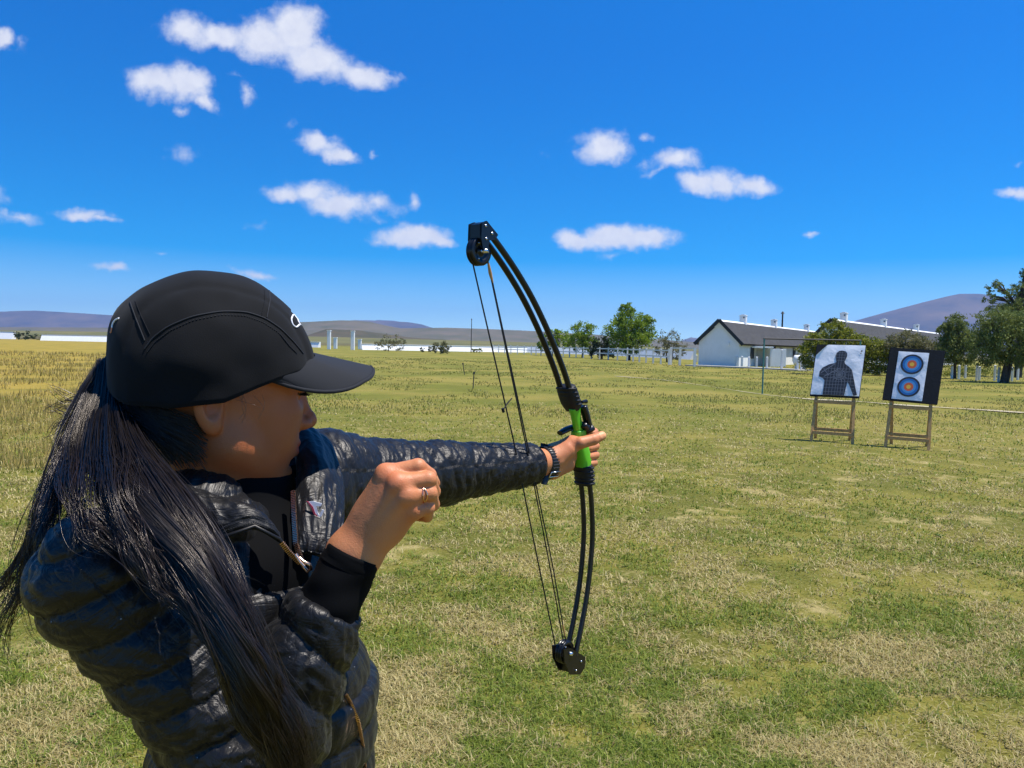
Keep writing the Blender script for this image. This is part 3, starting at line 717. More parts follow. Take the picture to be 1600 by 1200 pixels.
# ------------------------------------------------------------------ goal frame, stakes
gp = G(1191, 616); s = s_at(gp)
gf = empty('goal_frame', gp, 0, 'thin teal goal frame standing behind the man shaped target', 'goal')
ht = 87 * s; wd = 150 * s
for x in (0, wd):
    mb = MB(); mb.tube([(x, 0, -.05), (x, 0, ht)], .028, 10); mb.build('post', M_teal, gf)
mb = MB(); mb.tube([(-.03, 0, ht), (wd + .03, 0, ht)], .03, 10); mb.build('crossbar', M_darkmetal, gf)
for px, by, ty, lab in ((739, 607, 581, 'dark stake with a knob standing in the field left of the strings'), (726, 586, 567, 'thin slanted dark stake farther off in the field')):
    p = G(px, by); s = s_at(p); h = (by - ty) * s
    rt = empty('stake', p, 0, lab, 'stake', 'stakes in the field')
    mb = MB(); mb.tube([(0, 0, -.05), ((.03 if px == 739 else -.1), 0, h)], .018, 8); mb.build('rod', M_darkmetal, rt)
    mb = MB(); mb.box(((.03 if px == 739 else -.1), 0, h - .04), (.07, .05, .09)); mb.build('head', M_darkmetal, rt, bevel=.01)

# ------------------------------------------------------------------ target stands
def stand(pl, pr_, hb, ht_, yaw_off, lean, wood_h, label, sk):
    """pl/pr_: pixels of the front feet"""
    a, b = G(*pl), G(*pr_); ctr = (a + b) / 2; d = b - a; w = d.length
    rt = empty('target_stand', ctr, math.atan2(d.y, d.x) + yaw_off, label, 'target stand', 'archery target stands')
    lw = .05; top = wood_h
    for sx in (-1, 1):
        mb = MB(); mb.bar((sx * w / 2, 0, -.03), (sx * (w / 2 - .03) + .03, .20, top), lw, lw * .7, up=Vector((0, -1, 0))); mb.build('front_leg', M_wood, rt, bevel=.004)
        mb = MB(); mb.bar((sx * w / 2 + .02 + .05 * sx * -1, .60, -.03), (sx * (w / 2 - .03) + .03 , .28, top - .02), lw, lw * .7, up=Vector((0, -1, 0))); mb.build('back_leg', M_wood, rt, bevel=.004)
    for yy, z, t in ((.05, .17, 0), (.53, .19, 0), (.17, hb - .09, 0)):
        mb = MB(); mb.bar((-w / 2 + .02, yy - .035, z), (w / 2 - .0, yy - .035, z - .01), .03, .055); mb.build('crossbar', M_wood, rt, bevel=.003)
    # board rests on the frame, tipped back and a little clockwise
    ez = Vector((0, -math.cos(R(9)), -math.sin(R(9)) * -1)).normalized()
    tilt = R(13); ey = Vector((math.sin(lean), math.sin(tilt), math.cos(tilt))).normalized()
    ex = Vector((1, 0, sk)).normalized(); ex = (ex - ey * ex.dot(ey) * .3).normalized()
    ez = ex.cross(ey).normalized()          # towards the shooter (-y)
    o = Vector((.02, .12, hb))
    return rt, (o, ex, ey, ez)
def P2(fr, x, y, z=0): return fr[0] + fr[1] * x + fr[2] * y + fr[3] * z
def disc(mb, fr, cx, cy, r, z, mi=0, n=40, r0=0.0):
    ring = [P2(fr, cx + r * math.cos(2 * math.pi * k / n), cy + r * math.sin(2 * math.pi * k / n), z) for k in range(n)]
    if r0 == 0: mb.add(ring, [tuple(range(n))], mi)
    else:
        inn = [P2(fr, cx + r0 * math.cos(2 * math.pi * k / n), cy + r0 * math.sin(2 * math.pi * k / n), z) for k in range(n)]
        mb.add(ring + inn, [(k, (k + 1) % n, n + (k + 1) % n, n + k) for k in range(n)], mi)
def paper(fr, x0, x1, y0, y1, name, rt, seed, amp=.004, cut=0.0, n=26):
    """a sheet pinned on the board: slight folds and curled edges"""
    gx, gy = np.meshgrid(np.linspace(0, 1, n), np.linspace(0, 1, n))
    P = np.stack([gx.ravel() * 3, gy.ravel() * 3, gx.ravel() * 0], 1)
    zz = .006 + fbm(P, 3, seed) * amp * 2
    edge = np.minimum(np.minimum(gx, 1 - gx), np.minimum(gy, 1 - gy)).ravel()
    zz = zz * np.clip(.3 + edge * 6, 0, 1) + .004
    vs = []
    for u, v, z in zip(gx.ravel(), gy.ravel(), zz):
        if cut and (1 - u) + v > 2 - cut:      # corner curled down
            z = z
            sft = ((1 - u) + v - (2 - cut)); u += sft * .5; v -= sft * .5; z += sft * .1 + .004
        vs.append(P2(fr, x0 + (x1 - x0) * u, y0 + (y1 - y0) * v, z)[:])
    ix = np.arange(n * n).reshape(n, n)
    F = np.stack([ix[:-1, :-1], ix[:-1, 1:], ix[1:, 1:], ix[1:, :-1]], -1).reshape(-1, 4)
    return mesh_np(name, np.array(vs), F, M_paper, rt, smooth=True)
# left: man-shaped silhouette target
rt, fr = stand((1267, 690), (1332, 694), .80, 1.7, R(0), R(5), .86, 'wooden easel with a black board and a man shaped paper target', .03)
mb = MB(); mb.prism([(-.41, 0), (.40, 0), (.40, .95), (-.41, .95)], -.05, fr); mb.build('board', M_board, rt, bevel=.006)
pp = paper(fr, -.40, .39, .03, .945, 'paper_sheet', rt, 4, amp=.006, cut=.22)
sil = [(-.20, .03), (-.20, .29), (-.235, .33), (-.30, .36), (-.30, .45), (-.26, .52), (-.16, .585), (-.07, .61), (-.045, .63), (-.06, .68), (-.075, .74), (-.06, .80), (-.02, .835), (.03, .84), (.085, .825), (.11, .79), (.115, .74), (.10, .69), (.085, .64), (.10, .60), (.17, .55), (.225, .49), (.25, .40), (.29, .27), (.33, .12), (.355, .05), (.30, .03), (.24, .16), (.19, .26), (.175, .28), (.16, .15), (.15, .03)]
mb = MB(); mb.add([P2(fr, x, y, .0235) for x, y in sil], [tuple(range(len(sil)))]); mb.build('printed_figure', M_ink, pp)
ln = MB()
def inside(x, y):
    c = False; j = len(sil) - 1
    for i in range(len(sil)):
        (xi, yi), (xj, yj) = sil[i], sil[j]
        if (yi > y) != (yj > y) and x < (xj - xi) * (y - yi) / (yj - yi) + xi: c = not c
        j = i
    return c
def stroke(path, w=.004):
    for (xa, ya), (xb, yb) in zip(path[:-1], path[1:]):
        L_ = math.hypot(xb - xa, yb - ya); k = max(1, int(L_ / .012))
        for q in range(k):
            f0, f1 = q / k, (q + 1) / k
            x0, y0, x1, y1 = xa + (xb - xa) * f0, ya + (yb - ya) * f0, xa + (xb - xa) * f1, ya + (yb - ya) * f1
            if not (inside(x0, y0) and inside(x1, y1)): continue
            dx, dy = (y1 - y0) / (L_ / k) * w, -(x1 - x0) / (L_ / k) * w
            ln.add([P2(fr, x0 - dx, y0 - dy, .0255), P2(fr, x1 - dx, y1 - dy, .0255), P2(fr, x1 + dx, y1 + dy, .0255), P2(fr, x0 + dx, y0 + dy, .0255)], [(0, 1, 2, 3)])
for y in (.09, .16, .22, .28, .34, .40, .46, .51, .66, .71, .76, .80): stroke([(-.3, y), (.3, y)], .0028)
for x in (-.16, -.11, -.06, -.01, .03, .08, .13, .18, .22): stroke([(x, .03), (x, .84)], .0028)
for k in range(8):
    a = k / 8 * math.pi; stroke([(.03 - .14 * math.cos(a), .40 - .14 * math.sin(a)), (.03 + .14 * math.cos(a), .40 + .14 * math.sin(a))], .0035)
stroke([(-.28, .42), (-.06, .60)], .007); stroke([(-.22, .36), (.02, .52)], .007); stroke([(-.24, .50), (-.14, .38)], .005)
for r_ in (.05, .09): stroke([(.03 + r_ * math.cos(t / 12 * 2 * math.pi), .40 + r_ * math.sin(t / 12 * 2 * math.pi)) for t in range(13)], .004)
ln.build('printed_lines', M_lineink, pp)
mb = MB(); disc(mb, fr, .34, .84, .014, .0235); disc(mb, fr, .33, .80, .009, .0235); mb.build('printed_marks', M_ink, pp)
# right: two ring faces
rt, fr = stand((1383, 699), (1451, 704), .78, 1.7, R(0), R(5), .86, 'wooden easel with a black board and two blue ring target faces', -.03)
mb = MB(); mb.prism([(-.43, 0), (.40, 0), (.40, .92), (-.43, .92)], -.07, fr); mb.build('board', M_board, rt, bevel=.006)
pp = paper(fr, -.29, .17, .03, .86, 'paper_sheet', rt, 9, amp=.003)
for cy, lab in ((.645, 'upper'), (.255, 'lower')):
    rf = MB(); cx_ = -.06
    z = .0175
    disc(rf, fr, cx_, cy, .172, z, 0, r0=.142); disc(rf, fr, cx_, cy, .142, z, 1, r0=.108); disc(rf, fr, cx_, cy, .108, z, 2, r0=.072); disc(rf, fr, cx_, cy, .072, z, 3, r0=.034); disc(rf, fr, cx_, cy, .034, z, 4)
    rf.build('ring_face', [M_ink, M_blue, M_lblue, M_red, M_yel], pp)

# a few broad leaved weeds in the lawn
M_weed = leafmat('weed_leaves', (.05, .12, .012), (.12, .20, .03))
for i, (px, py, r_, lab) in enumerate([(122, 1163, .055, 'small dark green weed in the lawn below the elbow at the lower left'), (1468, 838, .05, 'small green weed in the lawn under the right target stand'), (1310, 657, .12, 'low green tuft of weed behind the legs of the left target stand'), (150, 1120, .03, 'tiny green weed just above the bigger weed at the lower left')]):
    p = G(px, py); p.z = float(ground_h(np.array([p.x]), np.array([p.y]))[0])
    rr = random.Random(i + 50); mb = MB()
    for k in range(16):
        a = rr.uniform(0, 6.28); l = r_ * rr.uniform(.5, 1.1); w = l * .2; up = rr.uniform(.15, .55)
        d = Vector((math.cos(a), math.sin(a), up)).normalized(); sd = Vector((-math.sin(a), math.cos(a), 0))
        o0 = Vector((0, 0, .008)); m = o0 + d * l * .55; e = o0 + d * l + Vector((0, 0, -l * .2))
        mb.add([o0, m - sd * w, e, m + sd * w], [(0, 1, 2), (0, 2, 3)])
    o = mb.build('weed', M_weed); o.location = p; tag(o, lab, 'weed', 'weeds in the lawn')
# ================================================================== the archer
def V3(*a): return np.array(a, dtype=np.float64)
def WN(px, py, d): return np.array(W(px, py, d)[:])
class Grid:
    def __init__(self, lo, hi, h):
        self.lo = np.array(lo, float); self.h = h
        n = np.ceil((np.array(hi) - self.lo) / h).astype(int) + 1
        self.ax = [(self.lo[i] + np.arange(n[i]) * h).astype(np.float32) for i in range(3)]
        self.P = [self.ax[0][:, None, None], self.ax[1][None, :, None], self.ax[2][None, None, :]]
        self.n = n
def ball(P, c, r): return np.sqrt((P[0] - c[0]) ** 2 + (P[1] - c[1]) ** 2 + (P[2] - c[2]) ** 2) - r
def cone(P, a, b, ra, rb):
    """capsule whose radius goes from ra to rb"""
    a = np.asarray(a, float); b = np.asarray(b, float); d = b - a; L2 = float(d @ d)
    t = ((P[0] - a[0]) * np.float32(d[0]) + (P[1] - a[1]) * np.float32(d[1]) + (P[2] - a[2]) * np.float32(d[2])) / np.float32(L2)
    t = np.clip(t, 0, 1)
    q = np.sqrt((P[0] - a[0] - t * np.float32(d[0])) ** 2 + (P[1] - a[1] - t * np.float32(d[1])) ** 2 + (P[2] - a[2] - t * np.float32(d[2])) ** 2)
    return q - (np.float32(ra) + t * np.float32(rb - ra))
def ell(P, c, r, F=None):
    """ellipsoid with half axes r along the rows of F"""
    c = np.asarray(c, float)
    if F is None: F = np.eye(3)
    k0 = 0; k1 = 0
    for i in range(3):
        u = (P[0] - c[0]) * np.float32(F[i][0]) + (P[1] - c[1]) * np.float32(F[i][1]) + (P[2] - c[2]) * np.float32(F[i][2])
        k0 = k0 + (u / r[i]) ** 2; k1 = k1 + (u / (r[i] * r[i])) ** 2
    k0 = np.sqrt(k0); k1 = np.sqrt(k1) + 1e-6
    return k0 * (k0 - 1.0) / k1
def su(a, b, k):
    h = np.clip(.5 + .5 * (b - a) / k, 0, 1); return b + (a - b) * h - k * h * (1 - h)
def ss(a, b, k):        # carve b out of a
    return -su(-a, b, k)
def nets(D, g):
    """naive surface nets"""
    D = np.asarray(D, dtype=np.float32)
    ins = D < 0; nx, ny, nz_ = D.shape
    corners = [(i, j, k) for i in (0, 1) for j in (0, 1) for k in (0, 1)]
    cnt = np.zeros((nx - 1, ny - 1, nz_ - 1), np.int8)
    for (i, j, k) in corners: cnt += ins[i:nx - 1 + i, j:ny - 1 + j, k:nz_ - 1 + k]
    act = (cnt > 0) & (cnt < 8)
    cells = np.argwhere(act); vid = np.full(act.shape, -1, np.int64); vid[act] = np.arange(len(cells))
    acc = np.zeros((len(cells), 3)); num = np.zeros(len(cells))
    cv = {c: D[cells[:, 0] + c[0], cells[:, 1] + c[1], cells[:, 2] + c[2]] for c in corners}
    for a in corners:
        for ax in range(3):
            if a[ax] == 1: continue
            b = list(a); b[ax] = 1; b = tuple(b)
            va, vb = cv[a], cv[b]; m = (va < 0) != (vb < 0)
            t = np.where(m, va / np.where(m, va - vb, 1), 0)
            p = np.repeat(np.array(a, float)[None], len(cells), 0); p[:, ax] = t
            acc += p * m[:, None]; num += m
    V = (cells + acc / num[:, None]) * g.h + g.lo
    Fs = []
    for ax in range(3):
        u, v = (ax + 1) % 3, (ax + 2) % 3
        sl = [slice(1, -1)] * 3; sl[ax] = slice(0, -1)
        sa = tuple(sl); sl2 = list(sl); sl2[ax] = slice(1, None)
        A = ins[sa]; B = ins[tuple(sl2)]
        for flip, m in ((0, A & ~B), (1, ~A & B)):
            e = np.argwhere(m); off = np.array([1, 1, 1]); off[ax] = 0; e = e + off
            def cc(du, dv):
                q = e.copy(); q[:, u] -= du; q[:, v] -= dv
                return vid[q[:, 0], q[:, 1], q[:, 2]]
            f = np.stack([cc(1, 1), cc(0, 1), cc(0, 0), cc(1, 0)], 1)
            Fs.append(f[:, ::-1] if flip else f)
    return V, np.concatenate(Fs)
def vnormals(V, F):
    n = np.cross(V[F[:, 2]] - V[F[:, 0]], V[F[:, 3]] - V[F[:, 1]])
    N_ = np.zeros_like(V)
    for k in range(4):
        for a in range(3): N_[:, a] += np.bincount(F[:, k], n[:, a], len(V))
    return N_ / (np.linalg.norm(N_, axis=1)[:, None] + 1e-12)
def smooth(V, F, it=1, w=.5):
    for _ in range(it):
        S = np.zeros_like(V); C = np.zeros(len(V))
        for k in range(4):
            a, b = F[:, k], F[:, (k + 1) % 4]
            for x in range(3): S[:, x] += np.bincount(a, V[b, x], len(V)) + np.bincount(b, V[a, x], len(V))
            C += np.bincount(a, minlength=len(V)) + np.bincount(b, minlength=len(V))
        V = V * (1 - w) + S / np.maximum(C, 1)[:, None] * w
    return V
def nrm(v): v = np.asarray(v, float); return v / np.linalg.norm(v)

# ---- key points of the pose
S_R, E_R, W_R = WN(160, 905, .79), WN(402, 1180, .83), WN(552, 868, .86)        # drawing arm
S_L, E_L, W_L = WN(502, 752, 1.12), WN(690, 739, 1.30), WN(848, 724, 1.455)      # bow arm
NECK = WN(352, 800, .965)
CHEST = WN(352, 900, .98); WAIST = WN(403, 1190, 1.0)
SH = nrm(np.array([*(S_L - S_R)[:2], 0]))          # to her left
FW = np.array([SH[1], -SH[0], 0.])                 # where the chest points
UPV = np.array([0, 0, 1.])
HIP = WAIST + np.array([.0, 0, -.17])
archer = empty('person', (float(HIP[0]), float(HIP[1]), 0.0), 0, 'person in black cap and dark quilted jacket with long ponytail, holding out a bow', 'person')
AO = np.array(archer.location[:])
def pmesh(name, V, F, m, parent=archer, sm=True):
    return mesh_np(name, np.asarray(V) - AO, F, m, parent, smooth=sm)
def pbuild(mb, name, m, parent=archer, **k):
    mb.v = [tuple(Vector(v) - Vector(AO)) for v in mb.v]
    return mb.build(name, m, parent, **k)

# ---- head frame: x forward, y to her left, z up, origin between the ear canals
YAW, NOD = R(30), R(-5)
HF = np.array([math.cos(YAW) * math.cos(NOD), math.sin(YAW) * math.cos(NOD), math.sin(NOD)])
HL = np.array([-math.sin(YAW), math.cos(YAW), 0.])
HU = np.cross(HF, HL)
HR = np.stack([HF, HL, HU])                        # rows
HS = 1.0
EAR = WN(365, 635, .880)
HO = EAR + HL * .068 * HS
def hl(x, y, z): return HO + (HF * x + HL * y + HU * z) * HS
def to_head(P): return (P - HO) @ HR.T / HS

def head_sdf(g):
    # evaluate in head coordinates
    P0, P1, P2_ = g.P
    def comp(v): return ((P0 - HO[0]) * np.float32(v[0]) + (P1 - HO[1]) * np.float32(v[1]) + (P2_ - HO[2]) * np.float32(v[2])) / np.float32(HS)
    P = [comp(HF), comp(HL), comp(HU)]
    Q = [P[0], np.abs(P[1]), P[2]]
    d = ell(P, (-.008, 0, .045), (.098, .076, .083))
    d = su(d, ell(P, (.030, 0, -.005), (.064, .062, .080)), .03)
    d = su(d, ell(Q, (.050, .030, -.010), (.032, .028, .030)), .018)       # cheekbone
    d = su(d, ell(Q, (.050, .032, -.040), (.028, .022, .028)), .018)       # full cheek
    d = su(d, cone(Q, (.004, .050, -.043), (.057, .020, -.082), .020, .018), .022)
    d = su(d, cone(Q, (.002, .052, .0), (.008, .050, -.048), .016, .018), .02)
    d = su(d, ell(P, (.070, 0, -.084), (.020, .022, .017)), .014)          # chin
    d = su(d, ell(P, (.060, 0, -.050), (.034, .032, .028)), .018)          # muzzle
    d = su(d, ell(Q, (.081, .026, .036), (.012, .024, .010)), .014)        # brow
    d = ss(d, ell(Q, (.100, .034, .019), (.020, .019, .013)), .014)        # socket
    d = su(d, ball(Q, (.0735, .0315, .019), .0125), .002)
    d = su(d, ell(Q, (.0755, .0315, .0245), (.012, .0145, .006)), .003)     # upper lid
    # nose
    d = su(d, cone(P, (.084, 0, .026), (.102, 0, -.010), .0075, .0085), .010)
    d = su(d, ball(P, (.106, 0, -.016), .0105), .007)
    d = su(d, ell(Q, (.0945, .0115, -.020), (.0125, .0075, .0085)), .005)
    d = ss(d, ell(Q, (.0995, .0060, -.030), (.0060, .0034, .0045)), .002)
    # mouth, slightly smiling
    d = su(d, cone(Q, (.0925, .0, -.0465), (.075, .027, -.0445), .0060, .0030), .005)
    d = su(d, cone(Q, (.0905, .0, -.0575), (.075, .025, -.0480), .0070, .0030), .005)
    d = ss(d, cone(Q, (.1010, .0, -.0520), (.077, .029, -.0450), .0020, .0014), .003)
    d = ss(d, ell(P, (.086, 0, -.0695), (.012, .018, .004)), .008)
    # ear
    E = (-.004, .070, -.006)
    fr = np.array([[.93, .37, 0], [-.37, .93, 0], [0, 0, 1.]])
    fr = np.array([nrm([.95, -.25, .15]), nrm([.25, .95, 0]), np.cross(nrm([.95, -.25, .15]), nrm([.25, .95, 0]))])
    e = ell(Q, (-.028, .075, .002), (.0175, .0085, .031), fr)
    e = ss(e, ell(Q, (-.024, .082, .002), (.0105, .0075, .019), fr), .003)
    lob = ell(Q, (-.021, .073, -.023), (.0095, .0055, .010), fr)
    e = su(e, lob, .006)
    d = su(d, e, .004)
    # neck
    nb = to_head(NECK[None])[0]
    d = su(d, cone(P, (-.022, 0, -.03), (nb[0] * .85 - .012, nb[1] * .85, nb[2] * .9), .052, .054), .03)
    d = su(d, cone(P, (nb[0] * .85 - .012, nb[1] * .85, nb[2] * .9), (nb[0] - .01, nb[1], nb[2] - .06), .054, .075), .03)
    return d

# ---- hands
def finger(g, d, pts, r, k=.0035):
    f = None
    for i in range(len(pts) - 1):
        c = cone(g.P, pts[i], pts[i + 1], r[i], r[i + 1]); f = c if f is None else su(f, c, .002)
    return f if d is None else su(d, f, k)
def right_hand():
    """drawing hand: back of the hand towards us, fingers curled away"""
    lo = np.minimum(W_R, WN(700, 690, .80)) - .05; hi = np.maximum(W_R, WN(700, 690, .98)) + .06
    g = Grid(lo, hi, .0013)
    D = .84
    fa = WN(520, 935, .855)
    wA, wB = WN(541, 862, .862), WN(566, 870, .862)
    d = cone(g.P, fa, (wA + wB) / 2, .031, .0255)
    d = su(d, cone(g.P, wA, wB, .0205, .0195), .012)
    M1, M2, M3, M4 = WN(603, 741, D + .012), WN(622, 755, D), WN(637, 775, D), WN(646, 797, D + .008)
    c1 = cone(g.P, wA, M1, .0180, .0115); c2 = cone(g.P, wA * .6 + wB * .4, M2, .0180, .0115)
    c3 = cone(g.P, wB * .7 + wA * .3, M3, .0180, .0108); c4 = cone(g.P, wB, M4, .0165, .0098)
    pal = su(su(c1, c2, .012), su(c3, c4, .012), .012)
    pal = su(pal, ell(g.P, WN(598, 810, D + .028), (.030, .020, .030)), .015)
    d = su(d, pal, .012)
    # index .. little finger: knuckle, middle joint, last joint, tip
    d1 = finger(g, None, [M1, WN(653, 729, D + .014), WN(671, 742, D + .032), WN(679, 755, D + .050)], [.0102, .0090, .0078, .0066])
    d2 = finger(g, None, [M2, WN(669, 749, D + .008), WN(677, 768, D + .030), WN(664, 776, D + .050)], [.0102, .0092, .0080, .0068])
    d3 = finger(g, None, [M3, WN(671, 770, D + .008), WN(676, 788, D + .030), WN(660, 792, D + .046)], [.0098, .0088, .0078, .0066])
    d4 = finger(g, None, [M4, WN(668, 793, D + .012), WN(667, 806, D + .030), WN(652, 806, D + .042)], [.0092, .0080, .0070, .0060])
    fg = np.minimum(np.minimum(d1, d2), np.minimum(d3, d4))
    fg = su(su(d1, d3, .0006), su(d2, d4, .0006), .0016)
    d = su(d, fg, .006)
    # thumb on the hidden side, pressed to the index finger
    d = su(d, finger(g, None, [WN(585, 830, D + .035), WN(618, 790, D + .060), WN(648, 770, D + .068), WN(664, 756, D + .064)], [.0150, .0115, .0095, .0075]), .006)
    # tendon and knuckle relief
    for M_, a, rr in ((M1, wA, .0042), (M2, wA * .6 + wB * .4, .0042), (M3, wB * .7 + wA * .3, .0036)):
        tw = WN(600, 600, .1) * 0 + np.array([0, -1, .35]) * .0088
        d = su(d, cone(g.P, M_ * .92 + a * .08 + tw, a * .55 + M_ * .45 + tw * 1.1, .0032, .0022), .008)
    for M_ in (M1, M2, M3, M4): d = su(d, ball(g.P, M_ + np.array([0, -.0036, .001]), .0068), .009)
    V, F = nets(d, g); return smooth(V, F, 1, .4), F
DG = 1.500                       # distance of the bow grip
def left_hand():
    lo = np.minimum(W_L, WN(850, 770, 1.40)) - .045; hi = np.maximum(WN(955, 650, 1.42), WN(955, 650, 1.60)) + .03
    g = Grid(lo, hi, .0014)
    wr0 = WN(826, 722, 1.425); wT, wB = WN(862, 712, 1.472), WN(862, 732, 1.470)
    d = cone(g.P, wr0, (wT + wB) / 2, .0275, .0235)
    d = su(d, cone(g.P, wT, wB, .0195, .019), .010)
    # web and thenar on our side, heel of the hand below
    TM = WN(893, 694, 1.478)
    d = su(d, cone(g.P, wT, TM, .0205, .0165), .012)
    d = su(d, cone(g.P, WN(872, 716, 1.462), WN(888, 704, 1.468), .0165, .0145), .010)
    d = su(d, cone(g.P, wB, WN(887, 727, 1.495), .0190, .0130), .010)
    d = su(d, cone(g.P, WN(868, 722, 1.485), WN(893, 706, 1.510), .021, .018), .014)
    d = ss(d, cone(g.P, WN(885, 716, 1.440), WN(872, 722, 1.438), .006, .004), .006)
    # far side of the palm carries the fingers round the front of the grip
    K1, K2, K3, K4 = WN(900, 684, 1.545), WN(902, 699, 1.552), WN(902, 713, 1.552), WN(900, 726, 1.545)
    for K in (K1, K2, K3, K4): d = su(d, cone(g.P, WN(872, 718, 1.50), K, .017, .0115), .010)
    F1 = finger(g, None, [K1, WN(917, 678, 1.575), WN(928, 675, 1.550), WN(926, 677, 1.522)], [.0110, .0096, .0086, .0076])
    F2 = finger(g, None, [K2, WN(920, 695, 1.580), WN(930, 697, 1.552), WN(919, 700, 1.512)], [.0110, .0098, .0088, .0078])
    F3 = finger(g, None, [K3, WN(920, 710, 1.578), WN(930, 711, 1.552), WN(919, 713, 1.512)], [.0108, .0094, .0084, .0076])
    F4 = finger(g, None, [K4, WN(918, 723, 1.572), WN(928, 723, 1.548), WN(922, 724, 1.520)], [.0098, .0082, .0074, .0066])
    fg = su(su(F1, F3, .0006), su(F2, F4, .0006), .0014)
    d = su(d, fg, .005)
    # thumb laid forward over the index finger
    th = finger(g, None, [TM, WN(907, 692, 1.468), WN(927, 687, 1.476), WN(940, 681, 1.486)], [.0150, .0118, .0108, .0090])
    d = su(d, th, .006)
    V, F = nets(d, g); return smooth(V, F, 1, .4), F

def body_core():
    """the rest of the body, under the clothes and down to the ankles"""
    g = Grid(np.minimum(S_R, HIP) - np.array([.22, .25, 1.1]), np.maximum(W_L, NECK) + np.array([.1, .12, .1]), .011)
    c0 = (S_R + S_L) / 2
    d = cone(g.P, c0 - UPV * .08, WAIST + UPV * .02, .085, .080)
    d = su(d, ell(g.P, HIP, (.085, .125, .12), np.stack([FW, SH, UPV])), .04)
    d = su(d, cone(g.P, NECK + UPV * .0, c0 + UPV * -.06, .05, .07), .05)
    for a, b, c, r in ((S_R, E_R, W_R, (.052, .04, .036, .026)), (S_L, E_L, W_L, (.05, .04, .036, .026))):
        d = su(d, cone(g.P, a, b, r[0], r[1]), .03); d = su(d, cone(g.P, b, c, r[1] * .95, r[3]), .02)
    for s in (-1, 1):
        hip = HIP + SH * s * .08 - UPV * .03; kn = HIP + SH * s * .13 + FW * (.05 * -s) - UPV * .44; an = HIP + SH * s * .17 + FW * (.08 * -s); an[2] = .09
        d = su(d, cone(g.P, hip, kn, .078, .052), .04); d = su(d, cone(g.P, kn, an, .050, .035), .02)
    return nets(d, g)

M_skin = bpy.data.materials.new('warm_brown_skin'); M_skin.use_nodes = True
def skin_mat():
    t = M_skin.node_tree; b = t.nodes['Principled BSDF']; lk = t.links.new
    g = N(t, 'ShaderNodeTexCoord')
    n1 = N(t, 'ShaderNodeTexNoise'); n1.inputs['Scale'].default_value = 34; n1.inputs['Detail'].default_value = 6; lk(g.outputs['Object'], n1.inputs['Vector'])
    mx = N(t, 'ShaderNodeMix', data_type='RGBA'); mx.inputs['A'].default_value = (.51, .172, .064, 1); mx.inputs['B'].default_value = (.62, .245, .10, 1)
    lk(n1.outputs['Fac'], mx.inputs['Factor'])
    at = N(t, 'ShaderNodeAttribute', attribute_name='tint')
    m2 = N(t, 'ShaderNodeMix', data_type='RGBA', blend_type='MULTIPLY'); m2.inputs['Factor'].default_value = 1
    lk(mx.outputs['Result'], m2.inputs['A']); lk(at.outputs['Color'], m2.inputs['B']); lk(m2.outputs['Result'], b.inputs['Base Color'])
    b.inputs['Roughness'].default_value = .52; b.inputs['Specular IOR Level'].default_value = .45
    b.inputs['Subsurface Weight'].default_value = .12; b.inputs['Subsurface Radius'].default_value = (1, .35, .2); b.inputs['Subsurface Scale'].default_value = .006
    n2 = N(t, 'ShaderNodeTexVoronoi'); n2.inputs['Scale'].default_value = 620; lk(g.outputs['Object'], n2.inputs['Vector'])
    n3 = N(t, 'ShaderNodeTexNoise'); n3.inputs['Scale'].default_value = 120; n3.inputs['Detail'].default_value = 5; lk(g.outputs['Object'], n3.inputs['Vector'])
    ad = N(t, 'ShaderNodeMath', operation='MULTIPLY_ADD'); lk(n3.outputs['Fac'], ad.inputs[0]); ad.inputs[1].default_value = 2.2; lk(n2.outputs['Distance'], ad.inputs[2])
    bp = N(t, 'ShaderNodeBump'); bp.inputs['Strength'].default_value = .3; bp.inputs['Distance'].default_value = .0005
    lk(ad.outputs[0], bp.inputs['Height']); lk(bp.outputs[0], b.inputs['Normal'])
skin_mat()
